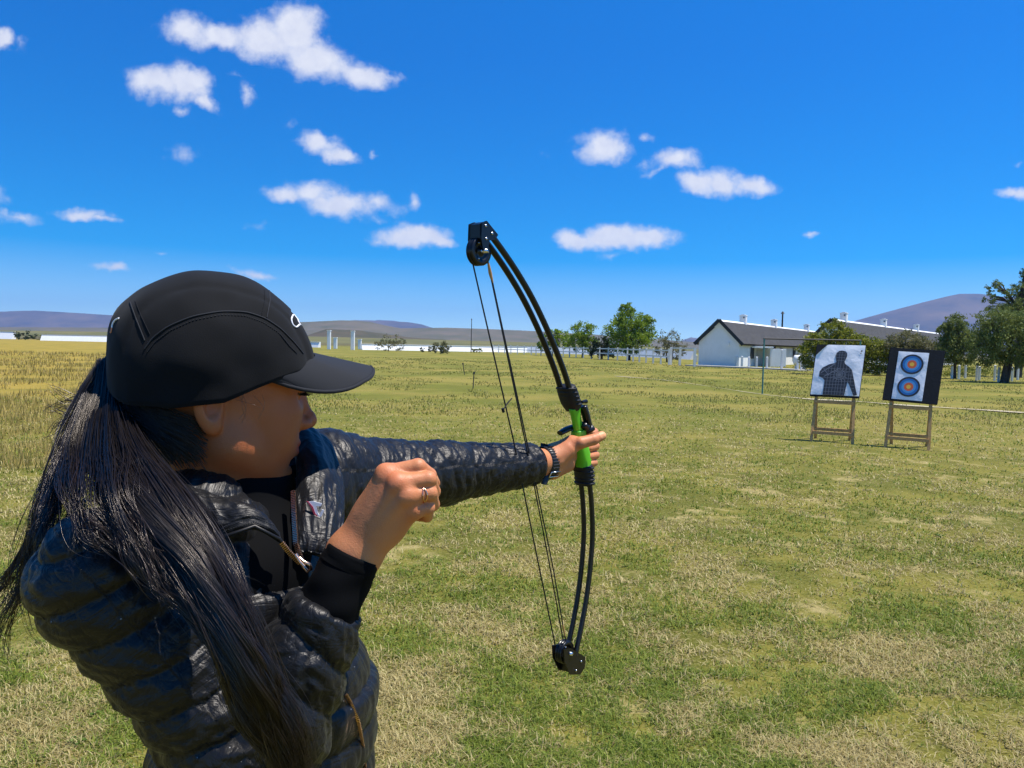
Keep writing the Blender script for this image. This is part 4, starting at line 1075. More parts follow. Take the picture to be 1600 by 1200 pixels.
def build_body():
    gh = Grid(HO - np.array([.16, .16, .20]), HO + np.array([.16, .16, .15]), .0019)
    Vh, Fh = nets(head_sdf(gh), gh)
    Vr, Fr = right_hand(); Vl, Fl = left_hand(); Vc, Fc = body_core()
    V = np.concatenate([Vh, Vr, Vl, Vc]); o1 = len(Vh); o2 = o1 + len(Vr); o3 = o2 + len(Vl)
    F = np.concatenate([Fh, Fr + o1, Fl + o2, Fc + o3])
    # skin colouring: lips, nails, knuckles, brows, plus shade painted over the head
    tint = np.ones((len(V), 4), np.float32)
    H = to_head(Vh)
    tint[:o1, :3] *= (.72, .57, .48)  # head and neck darkened in colour, standing in for shade under the cap
    lip = (H[:, 0] > .073) & (np.abs(H[:, 1]) < .026) & (H[:, 2] < -.0415 + np.abs(H[:, 1]) * -.1) & (H[:, 2] > -.0635 + np.abs(H[:, 1]) * .45)
    tint[:o1][lip, :3] *= (.98, .62, .74)
    bx = np.abs(H[:, 1]); br = (H[:, 0] > .06) & (bx > .012) & (bx < .048) & (np.abs(H[:, 2] - (.040 - (bx - .03) ** 2 * 9)) < .0036)
    tint[:o1][br, :3] *= (.12, .12, .14)
    ld = (H[:, 0] > .07) & (np.abs(H[:, 2] - .0185) < .0016) & (bx > .019) & (bx < .046)
    tint[:o1][ld, :3] *= (.08, .08, .08)
    def nail(c, r, k=(1.35, 1.55, 1.75)):
        m = np.linalg.norm(V - c, axis=1) < r; tint[m, :3] *= k
    nail(WN(679, 751, .876), .0062); nail(WN(943, 679, 1.478), .0085, (1.4, 1.7, 1.9))
    for q in (WN(917, 699, 1.506), WN(917, 712, 1.506), WN(921, 724, 1.514)): nail(q, .006, (1.2, 1.35, 1.4))
    # reddish knuckles
    for q, r_ in ((WN(603, 741, .84), .016), (WN(622, 755, .83), .014), (WN(646, 797, .84), .014), (WN(893, 694, 1.46), .018)):
        w_ = np.exp(-(np.linalg.norm(V - q, axis=1) / r_) ** 2)[:, None]; tint[:, :3] *= 1 - w_ * np.array([.02, .16, .18])
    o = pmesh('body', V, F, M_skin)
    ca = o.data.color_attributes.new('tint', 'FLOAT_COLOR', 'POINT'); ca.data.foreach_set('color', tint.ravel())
    return o
body = build_body()
# eyelashes of the near eye and sclera are tiny but give the look
M_lash = mat('black_eyelash', (.01, .008, .007), .6)
mb = MB()
for s in (-1, 1):
    for k in range(13):
        y = s * (.0205 + k * .0019); z = .0195 - abs(k - 6) * .0004
        a = hl(.0840 - abs(k - 6) * .0006, y, z); b = hl(.0905, y * 1.02 + s * (k - 6) * .0005, z + .0005); c = hl(.0945, y * 1.03 + s * (k - 6) * .0009, z + .0035)
        mb.tube([a, b, c], [.0006, .0004, .0002], 4)
pbuild(mb, 'eyelashes', M_lash, archer)
# gold ring on the ring finger
M_gold = mat('rose_gold', (.85, .50, .32), .25, .6, 1.0)
mb = MB()
rc = (WN(637, 775, .84) * .28 + WN(671, 770, .848) * .72); ax_ = nrm(WN(671, 770, .848) - WN(637, 775, .84))
u_ = nrm(np.cross(ax_, UPV)); v_ = np.cross(ax_, u_)
pts = [rc + (u_ * math.cos(a) + v_ * math.sin(a)) * .0098 + ax_ * .0022 * math.cos(a * 2) for a in np.linspace(0, 2 * math.pi, 33)]
mb.tube(pts, .0009, 6)
pts = [rc + (u_ * math.cos(a) + v_ * math.sin(a)) * .0098 - ax_ * (.0012 + .0016 * math.cos(a * 2)) for a in np.linspace(0, 2 * math.pi, 33)]
mb.tube(pts, .0007, 6)
pbuild(mb, 'finger_ring', M_gold, archer)
# ------------------------------------------------------------------ cap
M_cap = mat('black_cotton_twill', (.0060, .0062, .0074), .88, .2, noise=(14, .4), bump=(900, .5, .0004), sheen=.05)
M_capu = mat('black_brim_fabric', (.0085, .0092, .012), .8, .3, bump=(1100, .5, .0003), sheen=.06)
M_stitch = mat('black_thread', (.016, .017, .021), .8, .3)
M_wlogo = mat('white_embroidery', (.75, .75, .78), .7)
M_clogo = mat('copper_embroidery', (.55, .22, .12), .6)
CC = (-.014, 0, .048); CRd = (.118, .094, .107)
def cap_surf(th, ph, off=0.0):
    """th round the head (0 = front), ph from crown 0 to equator pi/2; head coordinates"""
    f = np.array([math.cos(th) * math.sin(ph), math.sin(th) * math.sin(ph), math.cos(ph)])
    c = np.array(CC); r = np.array(CRd) + off
    e = 2.25
    k = (abs(f[0]) ** e + abs(f[1]) ** e + abs(f[2]) ** e) ** (-1 / e)
    p = c + f * r * k
    # flatter forehead panel that slopes down to the brim
    if f[0] > 0: p[0] -= .012 * max(0, f[0]) * max(0, f[2]) * 2
    return p
def rim_z(th):
    """lower edge of the cap, head coordinates"""
    t = abs(math.atan2(math.sin(th), math.cos(th))) / math.pi
    return np.interp(t, [0, .18, .35, .5, .65, .8, 1], [.066, .058, .034, .005, -.006, -.007, .006])
def build_cap():
    nt_, np_ = 160, 44
    V = []; 
    for lay in (0, 1):
        for i in range(np_):
            for j in range(nt_):
                th = 2 * math.pi * j / nt_; rz = rim_z(th)
                s = i / (np_ - 1)
                # find ph where the surface reaches the rim, then lower as a straight band
                ph = s * 1.62
                p = cap_surf(th, ph, -.003 * lay)
                if s > .55:
                    q = (s - .55) / .45; p0 = cap_surf(th, .55 * 1.62, -.003 * lay)
                    zz = p0[2] + (rz - p0[2]) * q
                    zc = (zz - CC[2]) / (CRd[2] - .003 * lay); e = 2.25
                    hor = max(0.0, 1 - abs(zc) ** e) ** (1 / e) if zz > CC[2] else 1 - .16 * abs(zc) ** 1.6
                    f = np.array([math.cos(th), math.sin(th)]); r = np.array(CRd[:2]) - .003 * lay
                    k = (abs(f[0]) ** e + abs(f[1]) ** e) ** (-1 / e)
                    xy = np.array(CC[:2]) + f * r * k * hor
                    a_ = min(1, q * 3)
                    p = np.array([p[0] * (1 - a_) + xy[0] * a_ if zz > 0 and False else xy[0], xy[1], zz])
                    if f[0] > 0: p[0] -= .012 * f[0] * max(0, hor * 0 + max(0, zc)) * 2 * .9
                # soft dents
                th_ = np.array([[p[0] * 22, p[1] * 22, p[2] * 22]])
                w = (fbm(th_, 2, 61)[0] - .5) * .009
                # panel seams: two arches from front to back and a cross seam
                sy = abs(p[1]) - (.052 + .012 * math.cos(min(1, abs(p[0]) / .11) * 1.5))
                w -= .0016 * math.exp(-(sy / .0028) ** 2) * (1 if p[2] > .05 else 0)
                n_ = nrm(p - np.array(CC)); p = p + n_ * w
                V.append(p)
    V = np.array(V); F = []
    for lay in (0, 1):
        b = lay * np_ * nt_
        for i in range(np_ - 1):
            for j in range(nt_):
                q = (b + i * nt_ + j, b + (i + 1) * nt_ + j, b + (i + 1) * nt_ + (j + 1) % nt_, b + i * nt_ + (j + 1) % nt_)
                F.append(q if lay == 0 else q[::-1])
    for j in range(nt_):
        a = (np_ - 1) * nt_; F.append((a + j, a + np_ * nt_ + j, a + np_ * nt_ + (j + 1) % nt_, a + (j + 1) % nt_))
    return V, np.array(F)
Vc_, Fc_ = build_cap()
capW = HO + Vc_ @ HR * HS
cap = pmesh('cap', capW, Fc_, M_cap)
from mathutils.bvhtree import BVHTree
bvh = BVHTree.FromPolygons([Vector(v) for v in capW], [tuple(f) for f in Fc_])
def on_cap(px, py, lift=.0006):
    v = (W(px, py, 1) - CAMPOS).normalized()
    h = bvh.ray_cast(CAMPOS, v)
    if h[0] is None: return None
    return h[0] - v * lift
def pb2(m_, *a):
    if m_ is not None: return pbuild(m_, *a)
def cap_line(pts, rad, dash=None, n=60):
    """stitch line following the cloth"""
    mb = MB(); xs_ = [p[0] for p in pts]; ys_ = [p[1] for p in pts]
    tt = np.linspace(0, 1, len(pts)); T = np.linspace(0, 1, n)
    # smooth the polyline a little
    X_ = np.interp(T, tt, xs_); Y_ = np.interp(T, tt, ys_)
    for _ in range(4): X_[1:-1] = (X_[:-2] + X_[2:] + 2 * X_[1:-1]) / 4; Y_[1:-1] = (Y_[:-2] + Y_[2:] + 2 * Y_[1:-1]) / 4
    P = [on_cap(a, b) for a, b in zip(X_, Y_)]; P = [p for p in P if p is not None]
    if len(P) < 2: return None
    if dash is None: mb.tube(P, rad, 5)
    else:
        for i in range(0, len(P) - 1, 2): mb.tube([P[i], P[i + 1]], rad, 5)
    return mb
seams = [([(226, 545), (238, 528), (262, 510), (300, 494), (345, 486), (385, 487), (415, 497), (440, 514), (460, 535), (474, 552)], .0009, None),
         ([(230, 550), (243, 533), (266, 516), (302, 500), (345, 492), (383, 493), (411, 503), (435, 519), (452, 538)], .0005, 1),
         ([(203, 472), (212, 497), (226, 532)], .0008, None), ([(211, 470), (221, 495), (234, 522)], .0005, 1),
         ([(421, 453), (422, 470), (417, 496)], .0008, None), ([(413, 452), (414, 470), (409, 492)], .0005, 1),
         ([(438, 522), (452, 540), (464, 552)], .0006, 1)]
for i, (p, r_, dsh) in enumerate(seams):
    m_ = cap_line(p, r_, dsh, 120 if dsh else 60)
    pb2(m_, 'seam', M_stitch, cap)
# small white swirl marks front and back
m_ = cap_line([(458, 492), (455, 498), (457, 507), (463, 512), (468, 507)], .0011, n=24); pb2(m_, 'embroidery', M_wlogo, cap)
m_ = cap_line([(459, 491), (464, 494), (466, 502), (470, 508)], .0009, n=16); pb2(m_, 'embroidery', M_wlogo, cap)
m_ = cap_line([(186, 497), (180, 500), (176, 506), (175, 512)], .0011, n=20); pb2(m_, 'embroidery', M_wlogo, cap)
m_ = cap_line([(175, 513), (174, 517), (173, 520)], .0012, n=10); pb2(m_, 'embroidery', M_clogo, cap)
# brim
def brim():
    V = []; nu_, nv_ = 41, 18
    for lay in (0, 1):
        for j in range(nv_):
            s = j / (nv_ - 1)
            for i in range(nu_):
                a = (i / (nu_ - 1) - .5) * 2               # -1 .. 1 across
                th = a * R(66)
                rz = rim_z(th) + .004
                e = 2.25; f = (math.cos(th), math.sin(th)); k = (abs(f[0]) ** e + abs(f[1]) ** e) ** (-1 / e)
                x0 = CC[0] + f[0] * CRd[0] * k - .002; y0 = f[1] * CRd[1] * k
                reach = .080 * max(0, 1 - abs(a) ** 2.6) ** .75
                x = x0 + reach * s; y = y0 * (1 - .06 * s)
                z = rz + .001 - .010 * s * (reach / .080) - .22 * s * abs(y) * (reach / .080) * .25 - .030 * (abs(y) / .08) ** 2 * s * (reach / .08)
                th_ = .0035 if lay else 0
                V.append((x, y, z - th_ * (1 - 0)))
    V = np.array(V); F = []
    for lay in (0, 1):
        b = lay * nu_ * nv_
        for j in range(nv_ - 1):
            for i in range(nu_ - 1):
                q = (b + j * nu_ + i, b + (j + 1) * nu_ + i, b + (j + 1) * nu_ + i + 1, b + j * nu_ + i + 1)
                F.append(q if lay == 0 else q[::-1])
    o_ = nu_ * nv_; j = nv_ - 1
    for i in range(nu_ - 1): F.append((j * nu_ + i, o_ + j * nu_ + i, o_ + j * nu_ + i + 1, j * nu_ + i + 1))
    return V, np.array(F)
Vb_, Fb_ = brim()
br_ = pmesh('brim', HO + Vb_ @ HR * HS, Fb_, M_capu, cap)
mb = MB()
nu_ = 41; E_ = [HO + Vb_[17 * nu_ + i] @ HR * HS - HU * .0015 for i in range(nu_)]
mb.tube(E_, .0024, 8); pbuild(mb, 'brim_edge', M_capu, br_)

# ------------------------------------------------------------------ jacket
def nylon(name, base, quilt=True):
    m = bpy.data.materials.new(name); m.use_nodes = True
    t = m.node_tree; b = t.nodes['Principled BSDF']; lk = t.links.new
    b.inputs['Base Color'].default_value = (*base, 1); b.inputs['Roughness'].default_value = .42; b.inputs['Specular IOR Level'].default_value = .34; b.inputs['Specular Tint'].default_value = (1, .97, .95, 1)
    b.inputs['Sheen Weight'].default_value = .03
    at = N(t, 'ShaderNodeAttribute', attribute_name='quilt')       # (along, around, weight)
    mp = N(t, 'ShaderNodeMapping'); mp.inputs['Scale'].default_value = (60, 14, 1); lk(at.outputs['Vector'], mp.inputs['Vector'])
    n1 = N(t, 'ShaderNodeTexNoise'); n1.inputs['Scale'].default_value = 1; n1.inputs['Detail'].default_value = 4; n1.inputs['Distortion'].default_value = .9; lk(mp.outputs[0], n1.inputs['Vector'])
    mp2 = N(t, 'ShaderNodeMapping'); mp2.inputs['Scale'].default_value = (22, 34, 1); lk(at.outputs['Vector'], mp2.inputs['Vector'])
    n2 = N(t, 'ShaderNodeTexNoise'); n2.inputs['Scale'].default_value = 1; n2.inputs['Detail'].default_value = 5; n2.inputs['Distortion'].default_value = 1.4; lk(mp2.outputs[0], n2.inputs['Vector'])
    # narrow creases rather than soft lumps
    def crease(o):
        a = N(t, 'ShaderNodeMath', operation='SUBTRACT'); lk(o, a.inputs[0]); a.inputs[1].default_value = .5
        c = N(t, 'ShaderNodeMath', operation='ABSOLUTE'); lk(a.outputs[0], c.inputs[0])
        d = N(t, 'ShaderNodeMath', operation='POWER'); lk(c.outputs[0], d.inputs[0]); d.inputs[1].default_value = .6; return d.outputs[0]
    ad = N(t, 'ShaderNodeMath', operation='ADD'); lk(crease(n1.outputs['Fac']), ad.inputs[0]); lk(crease(n2.outputs['Fac']), ad.inputs[1])
    bp = N(t, 'ShaderNodeBump'); bp.inputs['Strength'].default_value = .38; bp.inputs['Distance'].default_value = .0045; lk(ad.outputs[0], bp.inputs['Height'])
    tc_ = N(t, 'ShaderNodeTexCoord'); n3 = N(t, 'ShaderNodeTexNoise'); n3.inputs['Scale'].default_value = 900; lk(tc_.outputs['Object'], n3.inputs['Vector'])
    bp2 = N(t, 'ShaderNodeBump'); bp2.inputs['Strength'].default_value = .25; bp2.inputs['Distance'].default_value = .0004; lk(n3.outputs['Fac'], bp2.inputs['Height']); lk(bp.outputs[0], bp2.inputs['Normal'])
    lk(bp2.outputs[0], b.inputs['Normal'])
    # dusty specks
    vo = N(t, 'ShaderNodeTexVoronoi'); vo.inputs['Scale'].default_value = 55; lk(tc_.outputs['Object'], vo.inputs['Vector'])
    lt = N(t, 'ShaderNodeMath', operation='LESS_THAN'); lk(vo.outputs['Distance'], lt.inputs[0]); lt.inputs[1].default_value = .035
    mx = N(t, 'ShaderNodeMix', data_type='RGBA'); lk(lt.outputs[0], mx.inputs['Factor']); mx.inputs['A'].default_value = (*base, 1); mx.inputs['B'].default_value = (.25, .25, .26, 1)
    lk(mx.outputs['Result'], b.inputs['Base Color'])
    return m
M_nylon = nylon('quilted_navy_black_nylon', (.0050, .0050, .0056))
M_knit = mat('black_stretch_knit', (.0018, .0019, .0024), .85, .10, bump=(700, .4, .0004))
M_trous = mat('black_trousers', (.015, .016, .02), .8)
M_shoe = mat('dark_trainers', (.03, .03, .035), .6)
TF = np.stack([FW, SH, UPV])
CHC = CHEST + FW * .0; c0 = (S_R + S_L) / 2
TORS = [(c0 + UPV * .015 - FW * .01, .070, .135), (c0 - UPV * .06, .126, .165), (c0 - UPV * .15, .138, .152), (WAIST + UPV * .10 + FW * .02, .128, .150), (WAIST - UPV * .02 + FW * .012, .130, .150), (HIP - UPV * .04, .126, .170)]
def torso_sdf(P):
    """stack of ellipses joined smoothly, evaluated as an interpolated elliptical column"""
    zs = np.array([t[0][2] for t in TORS])[::-1]; z = P[2]
    def itp(vals): return np.interp(z.ravel(), zs, np.array(vals)[::-1]).reshape(z.shape).astype(np.float32)
    cx_, cy_ = itp([t[0][0] for t in TORS]), itp([t[0][1] for t in TORS])
    a, b = itp([t[1] for t in TORS]), itp([t[2] for t in TORS])
    u = (P[0] - cx_) * np.float32(FW[0]) + (P[1] - cy_) * np.float32(FW[1]); v = (P[0] - cx_) * np.float32(SH[0]) + (P[1] - cy_) * np.float32(SH[1])
    k = np.sqrt((u / a) ** 2 + (v / b) ** 2)
    d = (k - 1) * np.minimum(a, b)
    return np.maximum(d, np.maximum(z - np.float32(zs[-1] + .012), np.float32(zs[0]) - z))
def jacket():
    h = .0032
    lo = np.array([min(S_R[0], E_R[0], HIP[0]) - .13, min(S_R[1], E_R[1]) - .12, HIP[2] - .06])
    hi = np.array([W_L[0] + .02, W_L[1] + .06, max(S_L[2], S_R[2]) + .10])
    g = Grid(lo, hi, h)
    d = torso_sdf(g.P)
    d = su(d, cone(g.P, c0 + UPV * .00 - SH * .05, NECK - UPV * .055, .075, .070), .04)
    sl = []
    def sleeve(S, E, C, r0, r1, r2, k):
        a = cone(g.P, S, E, r0, r1); b = cone(g.P, E, C, r1, r2); return su(a, b, k)
    CUF_R = W_R + (E_R - W_R) * .27; CUF_L = W_L + (E_L - W_L) * .115
    dr = sleeve(S_R, E_R, CUF_R, .061, .061, .0400, .02)
    dr = su(dr, ball(g.P, S_R + SH * .005, .064), .02)
    dl = sleeve(S_L, E_L, CUF_L, .066, .0495, .0375, .02)
    dl = su(dl, cone(g.P, S_L, c0 + SH * .08, .070, .07), .03)
    # cuff ends are cut flat
    for C, Ee, which in ((CUF_R, E_R, 0), (CUF_L, E_L, 1)):
        ax = nrm(C - Ee)
        pl = (g.P[0] - C[0]) * np.float32(ax[0]) + (g.P[1] - C[1]) * np.float32(ax[1]) + (g.P[2] - C[2]) * np.float32(ax[2])
        if which == 0: dr = np.maximum(dr, pl)
        else: dl = np.maximum(dl, pl)
    d = su(d, dl, .022)
    d = su(d, dr, .012)
    # open neckline: the front V and the neck hole
    nk = cone(g.P, NECK + UPV * .12 + HF * .03, NECK - UPV * .045 + FW * .02, .066, .052)
    d = ss(d, nk, .01)
    vcut = cone(g.P, NECK + FW * .11 + UPV * .05, WN(466, 850, .885) + FW * .03, .055, .010)
    d = ss(d, vcut, .012)
    V, F = nets(d, g); V = smooth(V, F, 2, .5)
    # quilt: find the part of the garment each vertex belongs to
    def seg(P, a, b):
        dd = b - a; t = np.clip((P - a) @ dd / (dd @ dd), 0, 1); q = a + t[:, None] * dd; return t * np.linalg.norm(dd), np.linalg.norm(P - q, axis=1), q, nrm(dd)
    out = []
    Np = vnormals(V, F)
    def arm(S, E, C, r0, r1, r2):
        s1, d1, q1, a1 = seg(V, S, E); s2, d2, q2, a2 = seg(V, E, C)
        f1 = d1 - (r0 + (r1 - r0) * s1 / np.linalg.norm(E - S)); f2 = d2 - (r1 + (r2 - r1) * s2 / np.linalg.norm(C - E))
        use = f2 < f1
        s1 = np.minimum(s1, (V - S) @ a1)
        s = np.where(use, s2 + np.linalg.norm(E - S), s1); f = np.minimum(f1, f2)
        q = np.where(use[:, None], q2, q1); ax = np.where(use[:, None], a2, a1)
        rel = V - q; ref = np.cross(ax, np.array([.3, -.9, .3])); ref /= np.linalg.norm(ref, axis=1)[:, None]; r2_ = np.cross(ax, ref)
        th = np.arctan2((rel * ref).sum(1), (rel * r2_).sum(1))
        return s, th, f
    sR, tR, fR = arm(S_R, E_R, CUF_R, .061, .061, .0400); sL, tL, fL = arm(S_L, E_L, CUF_L, .066, .0495, .0375)
    rel = V - c0; thT = np.arctan2(rel @ SH, rel @ FW); sT = (c0[2] + .05 - V[:, 2])
    kT = np.zeros(len(V))
    zs = np.array([t[0][2] for t in TORS])[::-1]
    A = [np.interp(V[:, 2], zs, np.array([t[i] if i else t[0][0] for t in TORS])[::-1]) for i in (0, 1, 2)]; cyv = np.interp(V[:, 2], zs, np.array([t[0][1] for t in TORS])[::-1])
    u = (V[:, 0] - A[0]) * FW[0] + (V[:, 1] - cyv) * FW[1]; v = (V[:, 0] - A[0]) * SH[0] + (V[:, 1] - cyv) * SH[1]
    fT = (np.sqrt((u / A[1]) ** 2 + (v / A[2]) ** 2) - 1) * .11
    part = np.argmin(np.stack([fT, fR, fL]), 0)
    # spacing of the baffles
    def puff(s, sp, e=.55): 
        p = (s / sp) % 1.0; return np.sin(np.pi * p) ** e
    disp = np.zeros(len(V)); Q = np.zeros((len(V), 3))
    # torso
    m = part == 0
    P3 = V * 1.0
    dist = fbm(P3 * 9, 3, 31)
    m0 = puff(sT + .010 * (dist - .5), .052); disp[m] = (m0 * .0085 - .004)[m]
    Q[m] = np.stack([sT, thT * .13, sT * 0], 1)[m]
    wr = fbm(np.stack([thT * 6.5, sT * 9 + thT, thT * 0], 1), 4, 41); disp[m] += ((np.abs(wr - .5) * 2) ** .8 * .006)[m] * -1
    # drawing arm: wide baffles pulled into long folds that swing to the elbow
    m = part == 1
    skew = sR + .018 * np.sin(tR * 1 + .6) + .012 * (dist - .5)
    m1 = puff(skew, .047); disp[m] = (m1 * .0085 - .005)[m]
    ben = np.exp(-((sR - np.linalg.norm(E_R - S_R)) / .11) ** 2)
    wr = fbm(np.stack([(sR + .035 * np.sin(tR + 1.0)) * 46, tR * 1.5 + sR * 4, tR * 0], 1), 4, 51)
    rid = 1 - np.abs(wr - .5) * 4
    wr2 = fbm(np.stack([(sR + .06 * np.sin(tR + 1.6)) * 105, tR * 2.6, tR * 0 + 3], 1), 3, 57)
    disp[m] += (np.clip(rid, -1, 1) * (.0020 + .0040 * ben) + np.clip(1 - np.abs(wr2 - .5) * 5, -.5, 1) * .0016)[m]
    Q[m] = np.stack([sR, tR * .06, sR * 0 + 1], 1)[m]
    # bow arm: narrow baffles, bunched
    m = part == 2
    sp = .036; sk = sL + .009 * np.sin(tL * 2 + sL * 30) + .030 * (dist - .5)
    m2 = puff(sk, sp, .6); disp[m] = (m2 * .0034 - .0025)[m]
    wr = fbm(np.stack([sL * 62 + np.sin(tL * 1.3) * 1.5, tL * 1.6, tL * 0], 1), 4, 71)
    rid = 1 - np.abs(wr - .5) * 4
    wr3 = fbm(np.stack([sL * 130 + np.sin(tL * 1.7 + sL * 9) * 2.5, tL * 2.2, tL * 0 + 7], 1), 3, 73)
    disp[m] += (np.clip(rid, -1, 1) * .0022 + np.clip(1 - np.abs(wr3 - .5) * 5, -.5, 1) * .0014)[m]
    Q[m] = np.stack([sL, tL * .05, sL * 0 + 2], 1)[m]
    # armhole seam
    srt = np.sort(np.stack([fT, fR, fL]), 0); gap = srt[1] - srt[0]
    disp -= .006 * np.exp(-(gap / .006) ** 2)
    V = V + Np * disp[:, None]
    o = pmesh('jacket', V, F, M_nylon)
    at = o.data.attributes.new('quilt', 'FLOAT_VECTOR', 'POINT'); at.data.foreach_set('vector', Q.astype(np.float32).ravel())
    return o, CUF_R, CUF_L, V, F
jk, CUF_R, CUF_L, VJ, FJ = jacket()
jbvh = BVHTree.FromPolygons([Vector(v) for v in VJ], [tuple(f) for f in FJ])
def ring_tube(a, b, r0, r1, n=40, m=14, wob=.0, rib=0.0, flat=1.0, seed=0, thick=.002):
    """open cloth tube from a to b with a hem"""
    a, b = np.asarray(a), np.asarray(b); ax = nrm(b - a); u = nrm(np.cross(ax, np.array([.2, 1, .1]))); v = np.cross(ax, u)
    V = []; 
    rows = [(i / (m - 1), 0) for i in range(m)] + [(1.0, -thick), (.85, -thick)]
    for t, off in rows:
        c = a + (b - a) * t; r = r0 + (r1 - r0) * t + off
        for k in range(n):
            th = 2 * math.pi * k / n
            w = wob * math.sin(th * 2 + t * 9 + seed) + wob * .7 * math.sin(th * 3 - t * 14)
            V.append(c + (u * math.cos(th) * flat + v * math.sin(th)) * (r + w * (1 - .5 * t)))
    V = np.array(V); F = []
    for i in range(len(rows) - 1):
        for k in range(n): F.append((i * n + k, (i + 1) * n + k, (i + 1) * n + (k + 1) % n, i * n + (k + 1) % n))
    return V, np.array(F)
# black inner cuff on the drawing arm, its hem, and the narrow binding on the bow arm
ax = nrm(W_R - E_R); hc = W_R + ax * .002
V_, F_ = ring_tube(CUF_R - ax * .02, hc, .0375, .0300, wob=.0016, m=24); cf = pmesh('cuff', V_, F_, M_knit)
V_, F_ = ring_tube(hc - ax * .016, hc + ax * .0012, .0318, .0308, wob=.0006, m=6, thick=.003); pmesh('hem', V_, F_, M_knit, cf)
axl = nrm(W_L - E_L)
V_, F_ = ring_tube(CUF_L - axl * .012, CUF_L + axl * .007, .0372, .0345, wob=.001, m=8, thick=.004); pmesh('cuff', V_, F_, M_knit)

# undershirt with a high black collar
g_ = Grid(NECK - .14, NECK + .12, .003)
d_ = cone(g_.P, NECK + UPV * .050 + HF * .016, NECK - UPV * .10 + FW * .03, .066, .085)
d_ = su(d_, ell(g_.P, c0 - UPV * .06 + FW * .035, (.085, .12, .08), TF), .03)
pl_ = (g_.P[2] - np.float32(NECK[2] + .058)) + (g_.P[0] - NECK[0]) * np.float32(.12)
d_ = np.maximum(np.maximum(d_, pl_), np.float32(NECK[2] - .075) - g_.P[2])
V_, F_ = nets(d_, g_); pmesh('undershirt', smooth(V_, F_, 2), F_, M_knit)

# stand-up collar: two padded flaps folded open
def sheet(rows, thick, name, m, nu=26, nv=14, bulge=.006, seed=1, parent=jk, amp=.003):
    """rows: list of polylines (world points), skinned and thickened"""
    R_ = np.array([[np.asarray(p) for p in r] for r in rows], float)
    def res(A, n, axis):
        t = np.linspace(0, A.shape[axis] - 1, n); i = np.minimum(t.astype(int), A.shape[axis] - 2); f = t - i
        A0 = np.take(A, np.maximum(i - 1, 0), axis); A1 = np.take(A, i, axis); A2 = np.take(A, i + 1, axis); A3 = np.take(A, np.minimum(i + 2, A.shape[axis] - 1), axis)
        sh = [1] * A.ndim; sh[axis] = n; f = f.reshape(sh)
        return .5 * ((2 * A1) + (-A0 + A2) * f + (2 * A0 - 5 * A1 + 4 * A2 - A3) * f ** 2 + (-A0 + 3 * A1 - 3 * A2 + A3) * f ** 3)
    A = res(res(R_, nv, 0), nu, 1)
    du = np.gradient(A, axis=1); dv = np.gradient(A, axis=0); n_ = np.cross(du, dv); n_ /= np.linalg.norm(n_, axis=2)[..., None] + 1e-9
    if (n_ * (A - np.array(CAMPOS[:]))).sum() > 0: n_ = -n_
    gu, gv = np.meshgrid(np.linspace(0, 1, nu), np.linspace(0, 1, nv))
    nn = fbm(np.stack([gu.ravel() * 7, gv.ravel() * 4, gu.ravel() * 0], 1), 4, seed).reshape(gu.shape)
    pf = (np.sin(np.pi * gu) * np.sin(np.pi * gv)) ** .5 * bulge + (np.abs(nn - .5) * -2) * amp
    A1 = A + n_ * (pf[..., None] + thick / 2); A2 = A - n_ * thick / 2
    V = np.concatenate([A1.reshape(-1, 3), A2.reshape(-1, 3)]); k = nu * nv; F = []
    ix = np.arange(k).reshape(nv, nu)
    q = np.stack([ix[:-1, :-1], ix[:-1, 1:], ix[1:, 1:], ix[1:, :-1]], -1).reshape(-1, 4)
    F = [q, q[:, ::-1] + k]
    bd = list(ix[0, :]) + list(ix[1:, -1]) + list(ix[-1, -2::-1]) + list(ix[-2:0:-1, 0])
    F.append(np.array([(bd[i], bd[(i + 1) % len(bd)], bd[(i + 1) % len(bd)] + k, bd[i] + k) for i in range(len(bd))]))
    o = pmesh(name, V, np.concatenate(F), m, parent)
    at = o.data.attributes.new('quilt', 'FLOAT_VECTOR', 'POINT')
    q3 = np.stack([gv.ravel() * .12, gu.ravel() * .09, gu.ravel() * 0 + 5], 1).astype(np.float32); at.data.foreach_set('vector', np.concatenate([q3, q3]).ravel())
    return o, A1
# her left flap (far side), rising from the zip to the neck
colL, AL = sheet([[WN(455, 684, 1.02), WN(475, 668, 1.05), WN(510, 690, 1.06), WN(530, 735, 1.03)],
                  [WN(463, 735, .975), WN(490, 725, .985), WN(517, 752, .99), WN(533, 780, .985)],
                  [WN(462, 800, .925), WN(490, 795, .930), WN(515, 810, .935), WN(530, 830, .94)],
                  [WN(466, 862, .890), WN(490, 865, .893), WN(508, 872, .90), WN(522, 890, .91)]], .008, 'collar', M_nylon, seed=3, bulge=.010, nu=46, nv=60, amp=.006)
# her right flap (near side), folded back over the shoulder
colR, AR = sheet([[WN(262, 748, .86), WN(310, 768, .862), WN(350, 790, .864), WN(372, 810, .868)],
                  [WN(285, 785, .845), WN(335, 795, .846), WN(385, 800, .852), WN(415, 822, .86)],
                  [WN(300, 835, .835), WN(345, 824, .838), WN(395, 815, .846), WN(435, 838, .858)],
                  [WN(318, 868, .832), WN(352, 842, .834), WN(400, 826, .842), WN(446, 852, .862)]], .006, 'collar', M_nylon, seed=6, bulge=.008, nu=50, nv=40, amp=.004)
